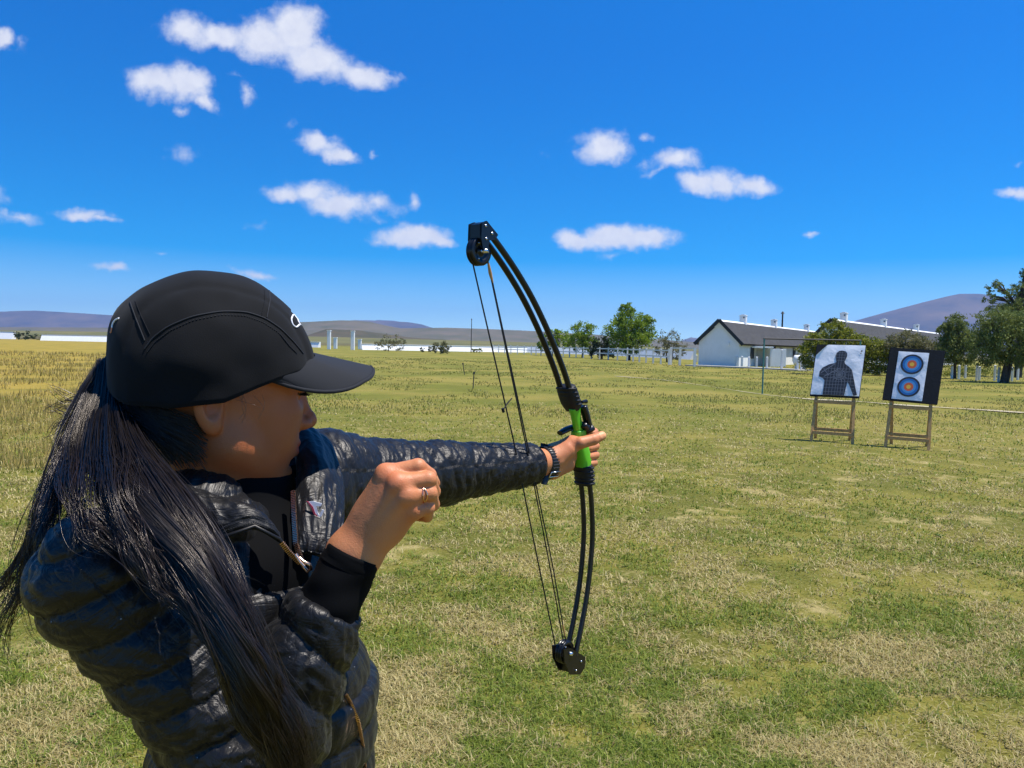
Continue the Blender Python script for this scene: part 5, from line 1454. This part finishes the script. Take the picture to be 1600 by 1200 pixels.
# piped edge of the near flap
mb = MB(); mb.tube([WN(322, 862, .826), WN(352, 838, .828), WN(398, 822, .836), WN(436, 842, .850), WN(460, 872, .862)], .0022, 8); pbuild(mb, 'piping', M_nylon, colR)
for off in (0, 7):
    mb = MB()
    base_ = [(325, 850 - off), (352, 829 - off), (398, 815 - off), (428, 828 - off)]
    T = np.linspace(0, 1, 60); X_ = np.interp(T, [0, .3, .7, 1], [b[0] for b in base_]); Y_ = np.interp(T, [0, .3, .7, 1], [b[1] for b in base_]); D_ = np.interp(T, [0, .3, .7, 1], [.826, .826, .833, .844])
    for i in range(0, 59, 2): mb.tube([WN(X_[i], Y_[i], D_[i] - .003), WN(X_[i + 1], Y_[i + 1], D_[i + 1] - .003)], .0007, 5)
    pbuild(mb, 'stitching', M_stitch, colR)
# chest emblem: white and red angular mark
M_redlogo = mat('red_emblem', (.45, .05, .08), .4)
mb = MB(); lo_ = [(481, 784), (489, 783), (503, 787), (501, 791), (494, 791), (496, 800), (499, 806), (493, 803), (489, 792)]
mb2 = MB(); lo2 = [(503, 796), (506, 797), (504, 804), (498, 811), (494, 806), (499, 805)]
lo3 = [(479, 783), (482, 784), (489, 792), (493, 803), (499, 811), (497, 812), (490, 803), (486, 793)]
def decal(poly, d, m, name, parent, th=.0012):
    b_ = MB(); a = [Vector(WN(x, y, d)) for x, y in poly]; z_ = Vector(_f) * th; n = len(a)
    b_.add(a + [p + z_ for p in a], [tuple(range(n)), tuple(range(2 * n - 1, n - 1, -1))] + [(i, (i + 1) % n, n + (i + 1) % n, n + i) for i in range(n)])
    return pbuild(b_, name, m, parent)
em = decal(lo_, .9125, M_wlogo, 'emblem', colL); decal(lo2, .9125, M_wlogo, 'emblem', colL); decal(lo3, .9120, M_redlogo, 'emblem', colL)
# zips
def zipper(path, name, parent, r=.0022):
    P = [np.asarray(p) for p in path]; T = np.linspace(0, len(P) - 1, 90); pts = []
    for t_ in T:
        i = min(int(t_), len(P) - 2); pts.append(P[i] + (P[i + 1] - P[i]) * (t_ - i))
    pts = np.array(pts)
    for _ in range(8): pts[1:-1] = (pts[:-2] + pts[2:] + 2 * pts[1:-1]) / 4
    mb = MB(); mb.tube(pts, r * 1.0, 6, flat=.5); o = pbuild(mb, name, M_knit, parent)
    mb = MB(); L_ = np.concatenate([[0], np.cumsum(np.linalg.norm(np.diff(pts, axis=0), axis=1))]); s = 0
    while s < L_[-1]:
        c = np.array([np.interp(s, L_, pts[:, k]) for k in range(3)]); c2 = np.array([np.interp(min(s + .001, L_[-1]), L_, pts[:, k]) for k in range(3)])
        if np.linalg.norm(c2 - c) > 1e-6:
            dd = Vector(nrm(c2 - c)); f_ = Vector(_f); s_ = dd.cross(f_).normalized(); u_ = s_.cross(dd)
            mb.box(Vector(c) - f_ * r * .6, (r * 1.7, .0013, r * 1.2), mat=Matrix((s_, dd, u_)).transposed())
        s += .0023
    t_ = pbuild(mb, 'zip_teeth', M_gold, o); tag(t_, kind='stuff') if False else None
    return o
zp = zipper([WN(459, 768, .922), WN(460, 800, .905), WN(463, 850, .880), WN(472, 876, .868)], 'zip', jk, .0030)
zipper([WN(441, 848, .853), WN(452, 862, .856), WN(470, 880, .860)], 'zip', jk, .0028)
mb = MB()
mb.tube([WN(468, 872, .858), WN(475, 878, .857), WN(484, 882, .857), WN(486, 889, .858), WN(481, 893, .859), WN(474, 885, .859), WN(466, 874, .858)], .0021, 8)
mb.tube([WN(462, 866, .858), WN(470, 878, .857), WN(476, 884, .857)], .0034, 8, flat=.6)
pbuild(mb, 'zip_pull', M_gold, zp)
# lower zip below the forearm, following the jacket front
def on_jacket(px, py, lift=.001):
    v = (W(px, py, 1) - CAMPOS).normalized(); h = jbvh.ray_cast(CAMPOS, v)
    return None if h[0] is None else np.array((h[0] - v * lift)[:])
lz = [on_jacket(x, y, .0015) for x, y in ((541, 1085), (550, 1100), (560, 1125), (567, 1160), (571, 1198))]
lz = [p for p in lz if p is not None]
if len(lz) > 2: zipper(lz, 'zip', jk, .0021)

# trousers and shoes (below the picture)
g_ = Grid(HIP + np.array([-.30, -.32, -1.02]), HIP + np.array([.30, .32, .02]), .008)
d_ = ell(g_.P, HIP - UPV * .02, (.118, .165, .12), TF)
feet = []
for s in (-1, 1):
    hip = HIP + SH * s * .08 - UPV * .03; kn = HIP + SH * s * .13 + FW * (.05 * -s) - UPV * .44; an = HIP + SH * s * .17 + FW * (.08 * -s); an[2] = .09
    feet.append(an)
    d_ = su(d_, cone(g_.P, hip, kn, .088, .060), .03); d_ = su(d_, cone(g_.P, kn, an, .058, .045), .02)
V_, F_ = nets(d_, g_); pmesh('trousers', V_, F_, M_trous)
for an in feet:
    g_ = Grid(an - .2, an + np.array([.2, .2, .07]), .005)
    he = an.copy(); he[2] = .045
    d_ = su(cone(g_.P, he - FW * .03, he + FW * .14, .042, .034), cone(g_.P, he, an + UPV * .02, .04, .043), .03)
    d_ = np.maximum(d_, np.float32(.006) - g_.P[2])
    V_, F_ = nets(d_, g_); pmesh('shoe', V_, F_, M_shoe)

# ------------------------------------------------------------------ wrist watch (buckle side up)
M_rubber = mat('black_rubber', (.014, .014, .016), .42, .5)
wc = WN(853, 723, 1.462); wax = nrm(W_L - E_L); wu = nrm(np.cross(wax, UPV)); wv = np.cross(wax, wu)
wt = empty('wristwatch', Vector(wc) - Vector(AO), 0); wt.parent = archer
def wbuild(mb, name, m, parent=wt, **k):
    mb.v = [tuple(Vector(v) - Vector(wc)) for v in mb.v]; return mb.build(name, m, parent, **k)
def wring(th, r, s=0.0): return wc + wax * s + (wu * math.cos(th) * .92 + wv * math.sin(th) * 1.05) * r
mb = MB(); n = 48; prof = [(-.0105, .0285), (-.0100, .0305), (0, .0312), (.0100, .0305), (.0105, .0285)]
vs = [wring(2 * math.pi * k / n, r_, s_) for k in range(n) for s_, r_ in prof]; m_ = len(prof)
mb.add([Vector(v) for v in vs], [(k * m_ + i, ((k + 1) % n) * m_ + i, ((k + 1) % n) * m_ + (i + 1) % m_, k * m_ + (i + 1) % m_) for k in range(n) for i in range(m_)], 0, True)
strap = wbuild(mb, 'strap', M_rubber)
thc = math.atan2(*(np.array([(np.array(CAMPOS[:]) - wc) @ wv, (np.array(CAMPOS[:]) - wc) @ wu])))
for k in range(9):
    th = thc + .55 - k * .17; mb = MB(); a = wring(th, .0309, -.008); b = wring(th, .0309, .008); mb.tube([a, b], .0013, 6)
    wbuild(mb, 'strap_rib', M_rubber, strap)
M_chrome = mat('brushed_steel', (.7, .7, .72), .25, .5, 1.0)
mb = MB(); pts = [wring(thc + .95, .0325, -.0115), wring(thc + .95, .0325, .0115), wring(thc + .60, .0330, .0115), wring(thc + .60, .0330, -.0115), wring(thc + .95, .0325, -.0115)]
mb.tube(pts, .0013, 6); wbuild(mb, 'buckle', M_chrome, strap)
mb = MB(); d_end = [wring(thc - .95, .0325, 0), wring(thc - 1.5, .034, 0), WN(851, 748, 1.440), WN(850, 757, 1.437)]
mb.tube(d_end, [.009, .009, .0085, .005], 10, flat=.22, upv=Vector(wax).cross(Vector(d_end[1] - d_end[0])).normalized())
wbuild(mb, 'strap_end', M_rubber, strap)
mb = MB(); a_ = thc + math.pi; mb.lathe(Vector(wring(a_, .030)), Vector(wring(a_, .036) - wring(a_, .030)), [(0, 0), (.019, 0), (.019, .008), (.016, .010), (0, .010)], 24); wbuild(mb, 'watch_case', M_rubber)
# ------------------------------------------------------------------ hair
M_hair = bpy.data.materials.new('dark_brown_hair'); M_hair.use_nodes = True
t = M_hair.node_tree; b = t.nodes['Principled BSDF']
at = N(t, 'ShaderNodeAttribute', attribute_name='strand'); t.links.new(at.outputs['Color'], b.inputs['Base Color'])
b.inputs['Roughness'].default_value = .30; b.inputs['Specular IOR Level'].default_value = .75; b.inputs['Specular Tint'].default_value = (1, .90, .82, 1)
def catmull(P, n):
    P = np.asarray(P, float); t = np.linspace(0, len(P) - 1, n); i = np.minimum(t.astype(int), len(P) - 2); f = (t - i)[:, None]
    A0, A1, A2, A3 = P[np.maximum(i - 1, 0)], P[i], P[i + 1], P[np.minimum(i + 2, len(P) - 1)]
    return .5 * (2 * A1 + (A2 - A0) * f + (2 * A0 - 5 * A1 + 4 * A2 - A3) * f ** 2 + (3 * A1 - A0 - 3 * A2 + A3) * f ** 3)
HV, HFc, HC = [], [], []; hcount = 0
def strands(path, n, seed=0, rad=.00024, seg=34, clumps=14, frizz=.004, wave=.004, depth=.5, tmin=.75, t0=.0, col=1.0):
    """path rows: (px, py, d, half width in metres); many fine strands gathered in locks"""
    global hcount
    r = np.random.default_rng(seed); path = np.array(path, float)
    C = catmull([WN(*p[:3]) for p in path], seg); wd = catmull(path[:, 3:4], seg)[:, 0]
    T = np.gradient(C, axis=0); T /= np.linalg.norm(T, axis=1)[:, None]
    view = nrm(C.mean(0) - np.array(CAMPOS[:])); side = np.cross(T, view); side /= np.linalg.norm(side, axis=1)[:, None]; dep = np.cross(T, side)
    cl = r.normal(size=(clumps, 2)) * .5; q_ = r.uniform(0, 1, clumps) ** .5; a_ = r.uniform(0, 2 * np.pi, clumps); cl = np.stack([q_ * np.cos(a_), q_ * np.sin(a_)], 1)
    cph = r.uniform(0, 6.28, (clumps, 4)); cfr = r.uniform(1.2, 3.2, clumps); tt = np.linspace(0, 1, seg)
    for k in range(n):
        c = r.integers(clumps); tight = r.uniform(.12, .42)
        o = cl[c] + r.normal(size=2) * tight * .6
        # locks drift and weave along the way
        ox = o[0] + .35 * np.sin(tt * cfr[c] * 3 + cph[c, 0]) * tt + (r.normal() * .16) * tt
        oy = o[1] + .35 * np.sin(tt * cfr[c] * 2.6 + cph[c, 1]) * tt + (r.normal() * .16) * tt
        wv_ = wave * np.sin(tt * cfr[c] * 6.28 + cph[c, 2]) * tt; wd_ = wave * 1.1 * np.sin(tt * cfr[c] * 7.5 + cph[c, 3]) * tt
        fz = (np.sin(tt[:, None] * r.uniform(2, 9, 3) + r.uniform(0, 6.28, 3)) * r.normal(size=3) * frizz * .5 + np.sin(tt[:, None] * r.uniform(10, 26, 3) + r.uniform(0, 6.28, 3)) * r.normal(size=3) * frizz * .09) * tt[:, None]
        P = C + side * (ox * wd + wv_)[:, None] + dep * (oy * wd * depth + wd_)[:, None] + fz
        ts, te = t0 * r.uniform(0, 1) , r.uniform(tmin, 1.0)
        s_ = np.linspace(ts, te, seg); P = np.stack([np.interp(s_, tt, P[:, x]) for x in range(3)], 1)
        Tn = np.gradient(P, axis=0); Tn /= np.linalg.norm(Tn, axis=1)[:, None] + 1e-9
        u = np.cross(Tn, [0.31, .2, .93]); u /= np.linalg.norm(u, axis=1)[:, None] + 1e-9; v = np.cross(Tn, u)
        w = rad * r.uniform(.7, 1.5) * np.clip(np.minimum((1 - np.linspace(0, 1, seg)) * 6 + .15, 1), 0, 1)[:, None]
        V = np.stack([P + u * w, P - u * .5 * w + v * .87 * w, P - u * .5 * w - v * .87 * w], 1).reshape(-1, 3)
        HV.append(V)
        b_ = np.arange(seg - 1)[:, None] * 3
        f = np.concatenate([b_ + [0, 1, 4, 3], b_ + [1, 2, 5, 4], b_ + [2, 0, 3, 5]]) + hcount
        HFc.append(f); hcount += len(V)
        s = r.uniform(.3, 1.0) * col * (.6 + .8 * (c % 3) / 2); warm = np.linspace(0, 1, seg) ** 1.5
        cc = np.stack([(.011 + .020 * warm) * s, (.0085 + .0100 * warm) * s, (.0080 + .0065 * warm) * s], 1)
        HC.append(np.repeat(cc, 3, 0))
# the ponytail leaves the cap, fans over the shoulder and falls across the arm
main = [(176, 562, .925, .010), (176, 610, .885, .013), (176, 665, .835, .017), (192, 725, .785, .023), (230, 795, .742, .027), (285, 865, .715, .022), (326, 935, .700, .0175), (362, 1005, .695, .0155), (396, 1075, .700, .014), (430, 1140, .715, .011), (456, 1200, .73, .007), (470, 1260, .74, .005)]
strands(main, 5200, 1, clumps=34, frizz=.009, wave=.010, depth=.5, tmin=.80)
strands([(168, 565, .92, .010), (186, 640, .87, .009), (226, 720, .82, .011), (288, 800, .775, .013), (342, 880, .74, .011), (374, 970, .715, .010), (404, 1060, .705, .010), (445, 1150, .71, .012), (468, 1230, .72, .008)], 1700, 2, clumps=16, frizz=.008, depth=.6)
# wavy locks twisting round each other further down
for q in range(5):
    ph = q * 2 * math.pi / 5; tw = []
    for i_, (x, y, d, w) in enumerate(main[3:]):
        a_ = ph + i_ * 1.15; r_ = w * .62
        tw.append((x + r_ * math.cos(a_) * FPX / d, y + 6 * math.sin(a_ * 1.3), d - .010 + .55 * r_ * math.sin(a_), w * .42))
    strands(tw, 560, 60 + q, clumps=5, frizz=.005, wave=.004, depth=.8, col=(1.5 if q % 2 else .8), tmin=.85)
# left curtain behind the shoulder
strands([(165, 565, .93, .010), (135, 630, .90, .018), (105, 700, .875, .018), (72, 770, .855, .012), (56, 840, .845, .008), (40, 905, .84, .009), (14, 955, .84, .008), (-30, 1010, .84, .008)], 260, 3, clumps=12, frizz=.010, wave=.006, tmin=.5)
strands([(150, 600, .92, .012), (132, 680, .885, .016), (105, 750, .85, .015), (80, 820, .80, .014), (66, 880, .78, .008)], 500, 4, clumps=10, frizz=.01, wave=.005, tmin=.5)
# locks spilling over the shoulder
strands([(165, 640, .84, .014), (165, 710, .775, .022), (175, 775, .722, .022), (205, 840, .700, .018), (250, 900, .692, .014), (290, 940, .690, .010)], 160, 5, clumps=14, frizz=.012, wave=.006, tmin=.5)
strands([(150, 620, .85, .014), (130, 700, .80, .020), (130, 770, .735, .018), (150, 820, .705, .014), (180, 860, .695, .010)], 200, 6, clumps=9, frizz=.012, wave=.005, tmin=.5)
# wind-blown wisps
for i, (pp_, n_) in enumerate([([(162, 575, .91, .008), (146, 606, .90, .010), (116, 622, .895, .007), (72, 600, .89, .003)], 22), ([(160, 590, .91, .010), (135, 625, .90, .011), (98, 632, .895, .008), (64, 642, .89, .004)], 22),
                              ([(158, 605, .90, .012), (128, 645, .89, .013), (96, 662, .885, .008), (62, 690, .88, .003)], 22), ([(152, 620, .90, .012), (120, 655, .89, .010), (98, 650, .885, .007), (66, 628, .88, .003)], 12),
                              ([(76, 760, .85, .010), (42, 820, .845, .008), (26, 900, .84, .008), (45, 985, .838, .006), (90, 1030, .838, .003)], 12), ([(62, 840, .85, .010), (30, 890, .845, .009), (6, 920, .845, .008), (-30, 980, .84, .006)], 90),
                              ([(44, 900, .85, .008), (16, 950, .845, .010), (2, 1005, .845, .008), (10, 1050, .84, .005)], 26)]):
    strands(pp_, n_, 20 + i, rad=.00026, clumps=5, frizz=.006, wave=.003, tmin=.6)
def core(path, k=.62):
    """dense inner mass of the ponytail"""
    global hcount
    path = np.array(path, float); C = catmull([WN(*p[:3]) for p in path], 60); wd = catmull(path[:, 3:4], 60)[:, 0] * k
    T = np.gradient(C, axis=0); T /= np.linalg.norm(T, axis=1)[:, None]; view = nrm(C.mean(0) - np.array(CAMPOS[:]))
    sd = np.cross(T, view); sd /= np.linalg.norm(sd, axis=1)[:, None]; dp = np.cross(T, sd); n_ = 28; a = np.linspace(0, 2 * np.pi, n_, endpoint=False)
    fl = 1 + .12 * np.sin(a * 7)[None, :] * np.ones((60, 1))
    V = C[:, None] + sd[:, None] * (np.cos(a)[None, :, None] * (wd[:, None] * fl)[..., None]) + dp[:, None] * (np.sin(a)[None, :, None] * (wd[:, None] * fl * .5)[..., None]) + view * .006
    HV.append(V.reshape(-1, 3)); ix = np.arange(60 * n_).reshape(60, n_); nx_ = np.roll(ix, -1, 1)
    HFc.append(np.stack([ix[:-1], nx_[:-1], nx_[1:], ix[1:]], -1).reshape(-1, 4) + hcount); hcount += 60 * n_; HC.append(np.tile([.004, .003, .003], (60 * n_, 1)))
core(main, .8)
# hair drawn back under the cap, at the nape and around the ear
def skull_pt(th, z, lift=.004):
    x = -.008 + math.cos(th) * (.100 + lift); y = math.sin(th) * (.078 + lift); return x, y, z
def nape():
    global hcount
    r = np.random.default_rng(99)
    for k in range(2600):
        side_ = r.choice([-1, 1], p=[.8, .2]); u0 = r.uniform(0, 1)
        th0 = side_ * R(r.uniform(84, 104) if u0 < .6 else r.uniform(100, 150)); z0 = r.uniform(.026, .045) if u0 < .6 else r.uniform(-.075, -.02)
        th1 = side_ * R(r.uniform(168, 186)); z1 = r.uniform(-.012, .03); n_ = 16; lf = .003 + r.uniform(0, .008)
        P = []
        for i in range(n_):
            s = i / (n_ - 1); th = th0 + (th1 - th0) * s; z = z0 + (z1 - z0) * s ** .8
            sh = 1 - .16 * max(0, min(1, (-.01 - z) / .06)) if True else 1
            x, y, z = skull_pt(th, z, lf * min(1, s * 3) - .002)
            P.append(hl(x * sh, y * sh, z))
        P = np.array(P) + np.cumsum(r.normal(size=(n_, 3)) * .0006, 0)
        Tn = np.gradient(P, axis=0); Tn /= np.linalg.norm(Tn, axis=1)[:, None]; u = np.cross(Tn, [.3, .2, .93]); u /= np.linalg.norm(u, axis=1)[:, None]; v = np.cross(Tn, u); w = .0004
        HV.append(np.stack([P + u * w, P - u * .5 * w + v * .87 * w, P - u * .5 * w - v * .87 * w], 1).reshape(-1, 3))
        b_ = np.arange(n_ - 1)[:, None] * 3
        HFc.append(np.concatenate([b_ + [0, 1, 4, 3], b_ + [1, 2, 5, 4], b_ + [2, 0, 3, 5]]) + hcount); hcount += n_ * 3
        HC.append(np.tile([.009, .007, .0065], (n_ * 3, 1)))
    # loose baby hairs over the ear and cheek
    for k in range(6):
        a = hl(.005 + r.uniform(-.02, .03), -.078, .012 + r.uniform(-.004, .006)); c = hl(.006 + r.uniform(-.03, .035), -.083 + r.uniform(-.004, .004), -.006 + r.uniform(-.012, .008))
        m = (a + c) / 2 + HF * r.uniform(-.008, .008) - HL * .003
        P = catmull([a, m, c], 10); Tn = np.gradient(P, axis=0); Tn /= np.linalg.norm(Tn, axis=1)[:, None]; u = np.cross(Tn, [.9, .2, .33]); u /= np.linalg.norm(u, axis=1)[:, None]; v = np.cross(Tn, u); w = .00018
        HV.append(np.stack([P + u * w, P - u * .5 * w + v * .87 * w, P - u * .5 * w - v * .87 * w], 1).reshape(-1, 3))
        b_ = np.arange(9)[:, None] * 3
        HFc.append(np.concatenate([b_ + [0, 1, 4, 3], b_ + [1, 2, 5, 4], b_ + [2, 0, 3, 5]]) + hcount); hcount += 30
        HC.append(np.tile([.03, .02, .015], (30, 1)))
nape()
HVa = np.concatenate(HV); HFa = np.concatenate(HFc); HCa = np.concatenate(HC)
hair = pmesh('hair', HVa, HFa, M_hair)
ca = hair.data.color_attributes.new('strand', 'FLOAT_COLOR', 'POINT')
rg = np.ones((len(HVa), 4), np.float32); rg[:, :3] = HCa; ca.data.foreach_set('color', rg.ravel())

# ------------------------------------------------------------------ the bow
M_bow = mat('satin_black_fibreglass', (.005, .005, .006), .38, .5)
M_bowm = mat('black_anodised_metal', (.007, .007, .009), .3, .6, .3)
M_green = mat('lime_green_plastic', (.12, .50, .015), .4, .5, noise=(60, .12))
M_grub = mat('black_ribbed_rubber', (.008, .008, .010), .6, .4, bump=(300, .3, .0005))
M_string = mat('black_waxed_string', (.012, .012, .014), .6, .3)
M_serv = mat('tan_string_serving', (.45, .24, .08), .6)
M_steelpin = mat('steel_pin', (.65, .65, .68), .25, .5, 1.0)
BF = np.array([.66, .75, 0.]); BF = nrm(BF)                 # shooting direction
BS = np.array([BF[1], -BF[0], 0.])                          # towards her right, our side
UG = (905 - 800) / FPX
def BP(px, py, s=0.0):
    """point of the bow's own plane seen at a pixel, moved s metres sideways out of it"""
    v = CR * ((px - 800) / FPX) + CU * ((600 - py) / FPX) + _f; v = np.array(v[:])
    G0 = WN(905, 700, DG); n = BS; d = ((G0 - np.array(CAMPOS[:])) @ n) / (v @ n)
    return np.array(CAMPOS[:]) + v * d + BS * s
bo = WN(905, 700, DG)
bow = empty('compound_bow', Vector(bo), 0, 'black twin limbed compound bow with lime green grip held at arm\'s length', 'bow')
def bb(mb, name, m, parent=bow, **k):
    mb.v = [tuple(Vector(v) - Vector(bo)) for v in mb.v]; return mb.build(name, m, parent, **k)
up_limb = [(762, 371), (779, 394), (800, 425), (822, 462), (843, 504), (862, 548), (876, 585), (884, 612)]
lo_limb = [(913, 745), (917, 780), (919, 830), (916, 880), (910, 930), (902, 975), (892, 1022)]
for L_ in (up_limb, lo_limb):
    for s in (-.0105, .0105):
        mb = MB(); P = catmull([BP(x, y, s) for x, y in L_], 40)
        mb.tube(P, .0058, 10, flat=.9); bb(mb, 'limb', M_bow)
# riser, built as a swept block: (px, py, half depth along the shot, half thickness)
def sweep(path, name, m, parent=bow, n=14, sq=3.2, smo=True):
    P = np.array([BP(p[0], p[1], p[4] if len(p) > 4 else 0) for p in path]); a = np.array([p[2] for p in path]); b_ = np.array([p[3] for p in path])
    k = max(12, len(path) * 6); C = catmull(P, k); A = catmull(a[:, None], k)[:, 0]; B = catmull(b_[:, None], k)[:, 0]
    T = np.gradient(C, axis=0); T /= np.linalg.norm(T, axis=1)[:, None]
    mb = MB(); vs = []
    for c, t_, x, y in zip(C, T, A, B):
        fw = nrm(BF - t_ * (BF @ t_)); sd = np.cross(t_, fw)
        for q in range(n * 2):
            th = math.pi * q / n; ct, st = math.cos(th), math.sin(th)
            r_ = (abs(ct) ** sq + abs(st) ** sq) ** (-1 / sq)
            vs.append(Vector(c + fw * ct * r_ * x + sd * st * r_ * y))
    w = n * 2; fs = [(i * w + q, i * w + (q + 1) % w, (i + 1) * w + (q + 1) % w, (i + 1) * w + q) for i in range(k - 1) for q in range(w)]
    fs += [tuple(range(w))[::-1], tuple(range((k - 1) * w, k * w))]
    mb.add(vs, fs, 0, smo); return bb(mb, name, m, parent)
up_pocket = sweep([(884, 604, .011, .019), (888, 616, .013, .020), (892, 628, .013, .019), (896, 637, .012, .016)], 'limb_pocket', M_grub)
lo_pocket = sweep([(911, 727, .012, .018), (912, 740, .0125, .019), (913, 757, .011, .018)], 'limb_pocket', M_grub)
for pk, rows in ((up_pocket, [(885, 607), (887, 613), (889, 619), (891, 625), (893, 631)]), (lo_pocket, [(912, 730), (912, 736), (913, 742), (913, 748), (913, 754)])):
    for (x, y) in rows:
        mb = MB(); c = BP(x, y); pts = [c + BF * .0145 * math.cos(a) * (1 if math.cos(a) > 0 else .9) + BS * .0205 * math.sin(a) for a in np.linspace(0, 2 * math.pi, 25)]
        mb.tube(pts, .0024, 6); bb(mb, 'rib', M_grub, pk)
mb = MB(); mb.tube([BP(905, 628, .006), BP(912, 627, .006)], [.003, .0045], 8); bb(mb, 'bolt_head', M_bowm, up_pocket)
sweep([(894, 636, .0125, .008, .006), (897, 650, .010, .0070, .004), (901, 664, .010, .0075, .002), (905, 676, .012, .009, 0)], 'riser', M_green)
sweep([(904, 634, .0065, .0085, .010), (908, 650, .0055, .0080, .012), (911, 664, .006, .008, .012)], 'sight_window', M_bowm)
mb = MB(); mb.tube([BP(884, 678, -.014), BP(893, 672, -.012), BP(901, 668, -.010)], [.008, .0095, .0085], 10, flat=.6); bb(mb, 'arrow_shelf', M_bowm)
sweep([(903, 662, .006, .012, .008), (909, 668, .007, .013, .008), (916, 664, .005, .012, .012)], 'arrow_shelf', M_bowm)
sweep([(904, 672, .0135, .0125), (905, 690, .0145, .0135), (908, 705, .0150, .0140), (911, 718, .0150, .0140), (911, 730, .0125, .0135)], 'grip', M_green)
# wheel brackets and wheels
def wheel(cx, cy, nm, rr=.0235):
    c = BP(cx, cy); ax = Vector(nrm(BS + BF * .0))
    prof = [(.004, -.007), (rr - .003, -.007), (rr, -.006), (rr, -.004), (rr - .005, -.002), (rr, 0), (rr, .001), (rr - .005, .003), (rr, .005), (rr - .001, .007), (rr * .6, .0075), (rr * .55, .005), (rr * .3, .005), (.004, .008)]
    mb = MB(); mb.lathe(Vector(c), ax, prof, 36); w = bb(mb, 'wheel', M_bowm)
    mb = MB(); mb.lathe(Vector(c), ax, [(0, -.019), (.0034, -.019), (.0034, .019), (0, .019)], 14); bb(mb, 'axle', M_steelpin, w)
    for k in range(3):
        q = c + (BF * math.cos(k * 2.1) + UPV * math.sin(k * 2.1)) * rr * .62 + BS * .0072
        mb = MB(); mb.lathe(Vector(q), ax, [(0, 0), (.0016, 0), (.0016, .0012), (0, .0012)], 8); bb(mb, 'screw', M_steelpin, w)
    return w
wheel(748, 393, 'top'); wheel(882, 1018, 'bottom', .0225)
def bracket(poly, sides):
    for s0, s1 in sides:
        mb = MB(); a = [Vector(BP(x, y, s0)) for x, y in poly]; b_ = [p + Vector(BS) * (s1 - s0) for p in a]; n = len(a)
        mb.add(a + b_, [tuple(range(n)), tuple(range(2 * n - 1, n - 1, -1))] + [(i, (i + 1) % n, n + (i + 1) % n, n + i) for i in range(n)])
        bb(mb, 'bracket', M_bowm, bevel=.0008)
bracket([(743, 350), (750, 347), (767, 368), (763, 375), (754, 376), (751, 392), (745, 392), (742, 374)], [(.0125, .0155), (-.0155, -.0125)])
bracket([(742, 351), (750, 347), (764, 366), (758, 370), (748, 373), (742, 373)], [(-.0124, .0124)])
bracket([(872, 1012), (882, 1010), (905, 1024), (904, 1040), (897, 1050), (882, 1050), (873, 1030)], [(.0125, .0150), (-.0150, -.0125)])
bracket([(884, 1038), (900, 1030), (904, 1040), (898, 1049), (884, 1049)], [(-.0124, .0124)])
for x, y in ((748, 354), (758, 366), (749, 374), (898, 1030), (890, 1044)):
    mb = MB(); mb.lathe(Vector(BP(x, y, .0154)), Vector(BS), [(0, 0), (.0022, 0), (.0022, .0014), (0, .0016)], 10); bb(mb, 'rivet', M_steelpin)
# string and the two cables
def cord(p, r, name='string', m=M_string):
    mb = MB(); mb.tube([Vector(q) for q in p], r, 8); return bb(mb, name, m)
bs = cord([BP(738, 405, -.001), BP(755, 480, -.001), BP(803, 688, -.001), BP(838, 862, -.001), BP(868, 1008, -.001)], .0013)
cord([BP(757, 405, .006), BP(800, 600, .003), BP(835, 760, 0), BP(860, 880, -.003), BP(884, 1000, -.007)], .0012, 'cable')
cord([BP(766, 405, -.006), BP(806, 600, -.003), BP(838, 760, 0), BP(861, 880, .003), BP(880, 1000, .006)], .0012, 'cable')
mb = MB(); mb.tube([BP(759, 412, .006), BP(762, 427, .0058), BP(766, 442, .0055)], [.0018, .0030, .0016], 8); bb(mb, 'serving', M_serv)
mb = MB(); mb.tube([BP(876, 975, .005), BP(879, 992, .006)], .0017, 8); bb(mb, 'serving', M_serv)
mb = MB(); mb.tube([BP(786, 641, 0), BP(793, 630, 0), BP(800, 622, 0)], .0011, 6); mb.tube([BP(785, 638, 0), BP(787, 644, 0)], .0026, 6); bb(mb, 'cable_loop', M_string)
# ------------------------------------------------------------------ haze
hz = MB(); hz.box((0, 4200, 214), (26000, 11000, 430))
M_haze = bpy.data.materials.new('pale_air'); M_haze.use_nodes = True
t = M_haze.node_tree; t.nodes.clear()
ho = N(t, 'ShaderNodeOutputMaterial'); pv_ = N(t, 'ShaderNodeVolumePrincipled')
pv_.inputs['Color'].default_value = (.30, .55, 1.0, 1); pv_.inputs['Density'].default_value = .00009; pv_.inputs['Anisotropy'].default_value = .2
t.links.new(pv_.outputs[0], ho.inputs['Volume'])
tag(hz.build('haze', M_haze), 'thin bluish air between the field and the far mountains', 'haze', kind='stuff')
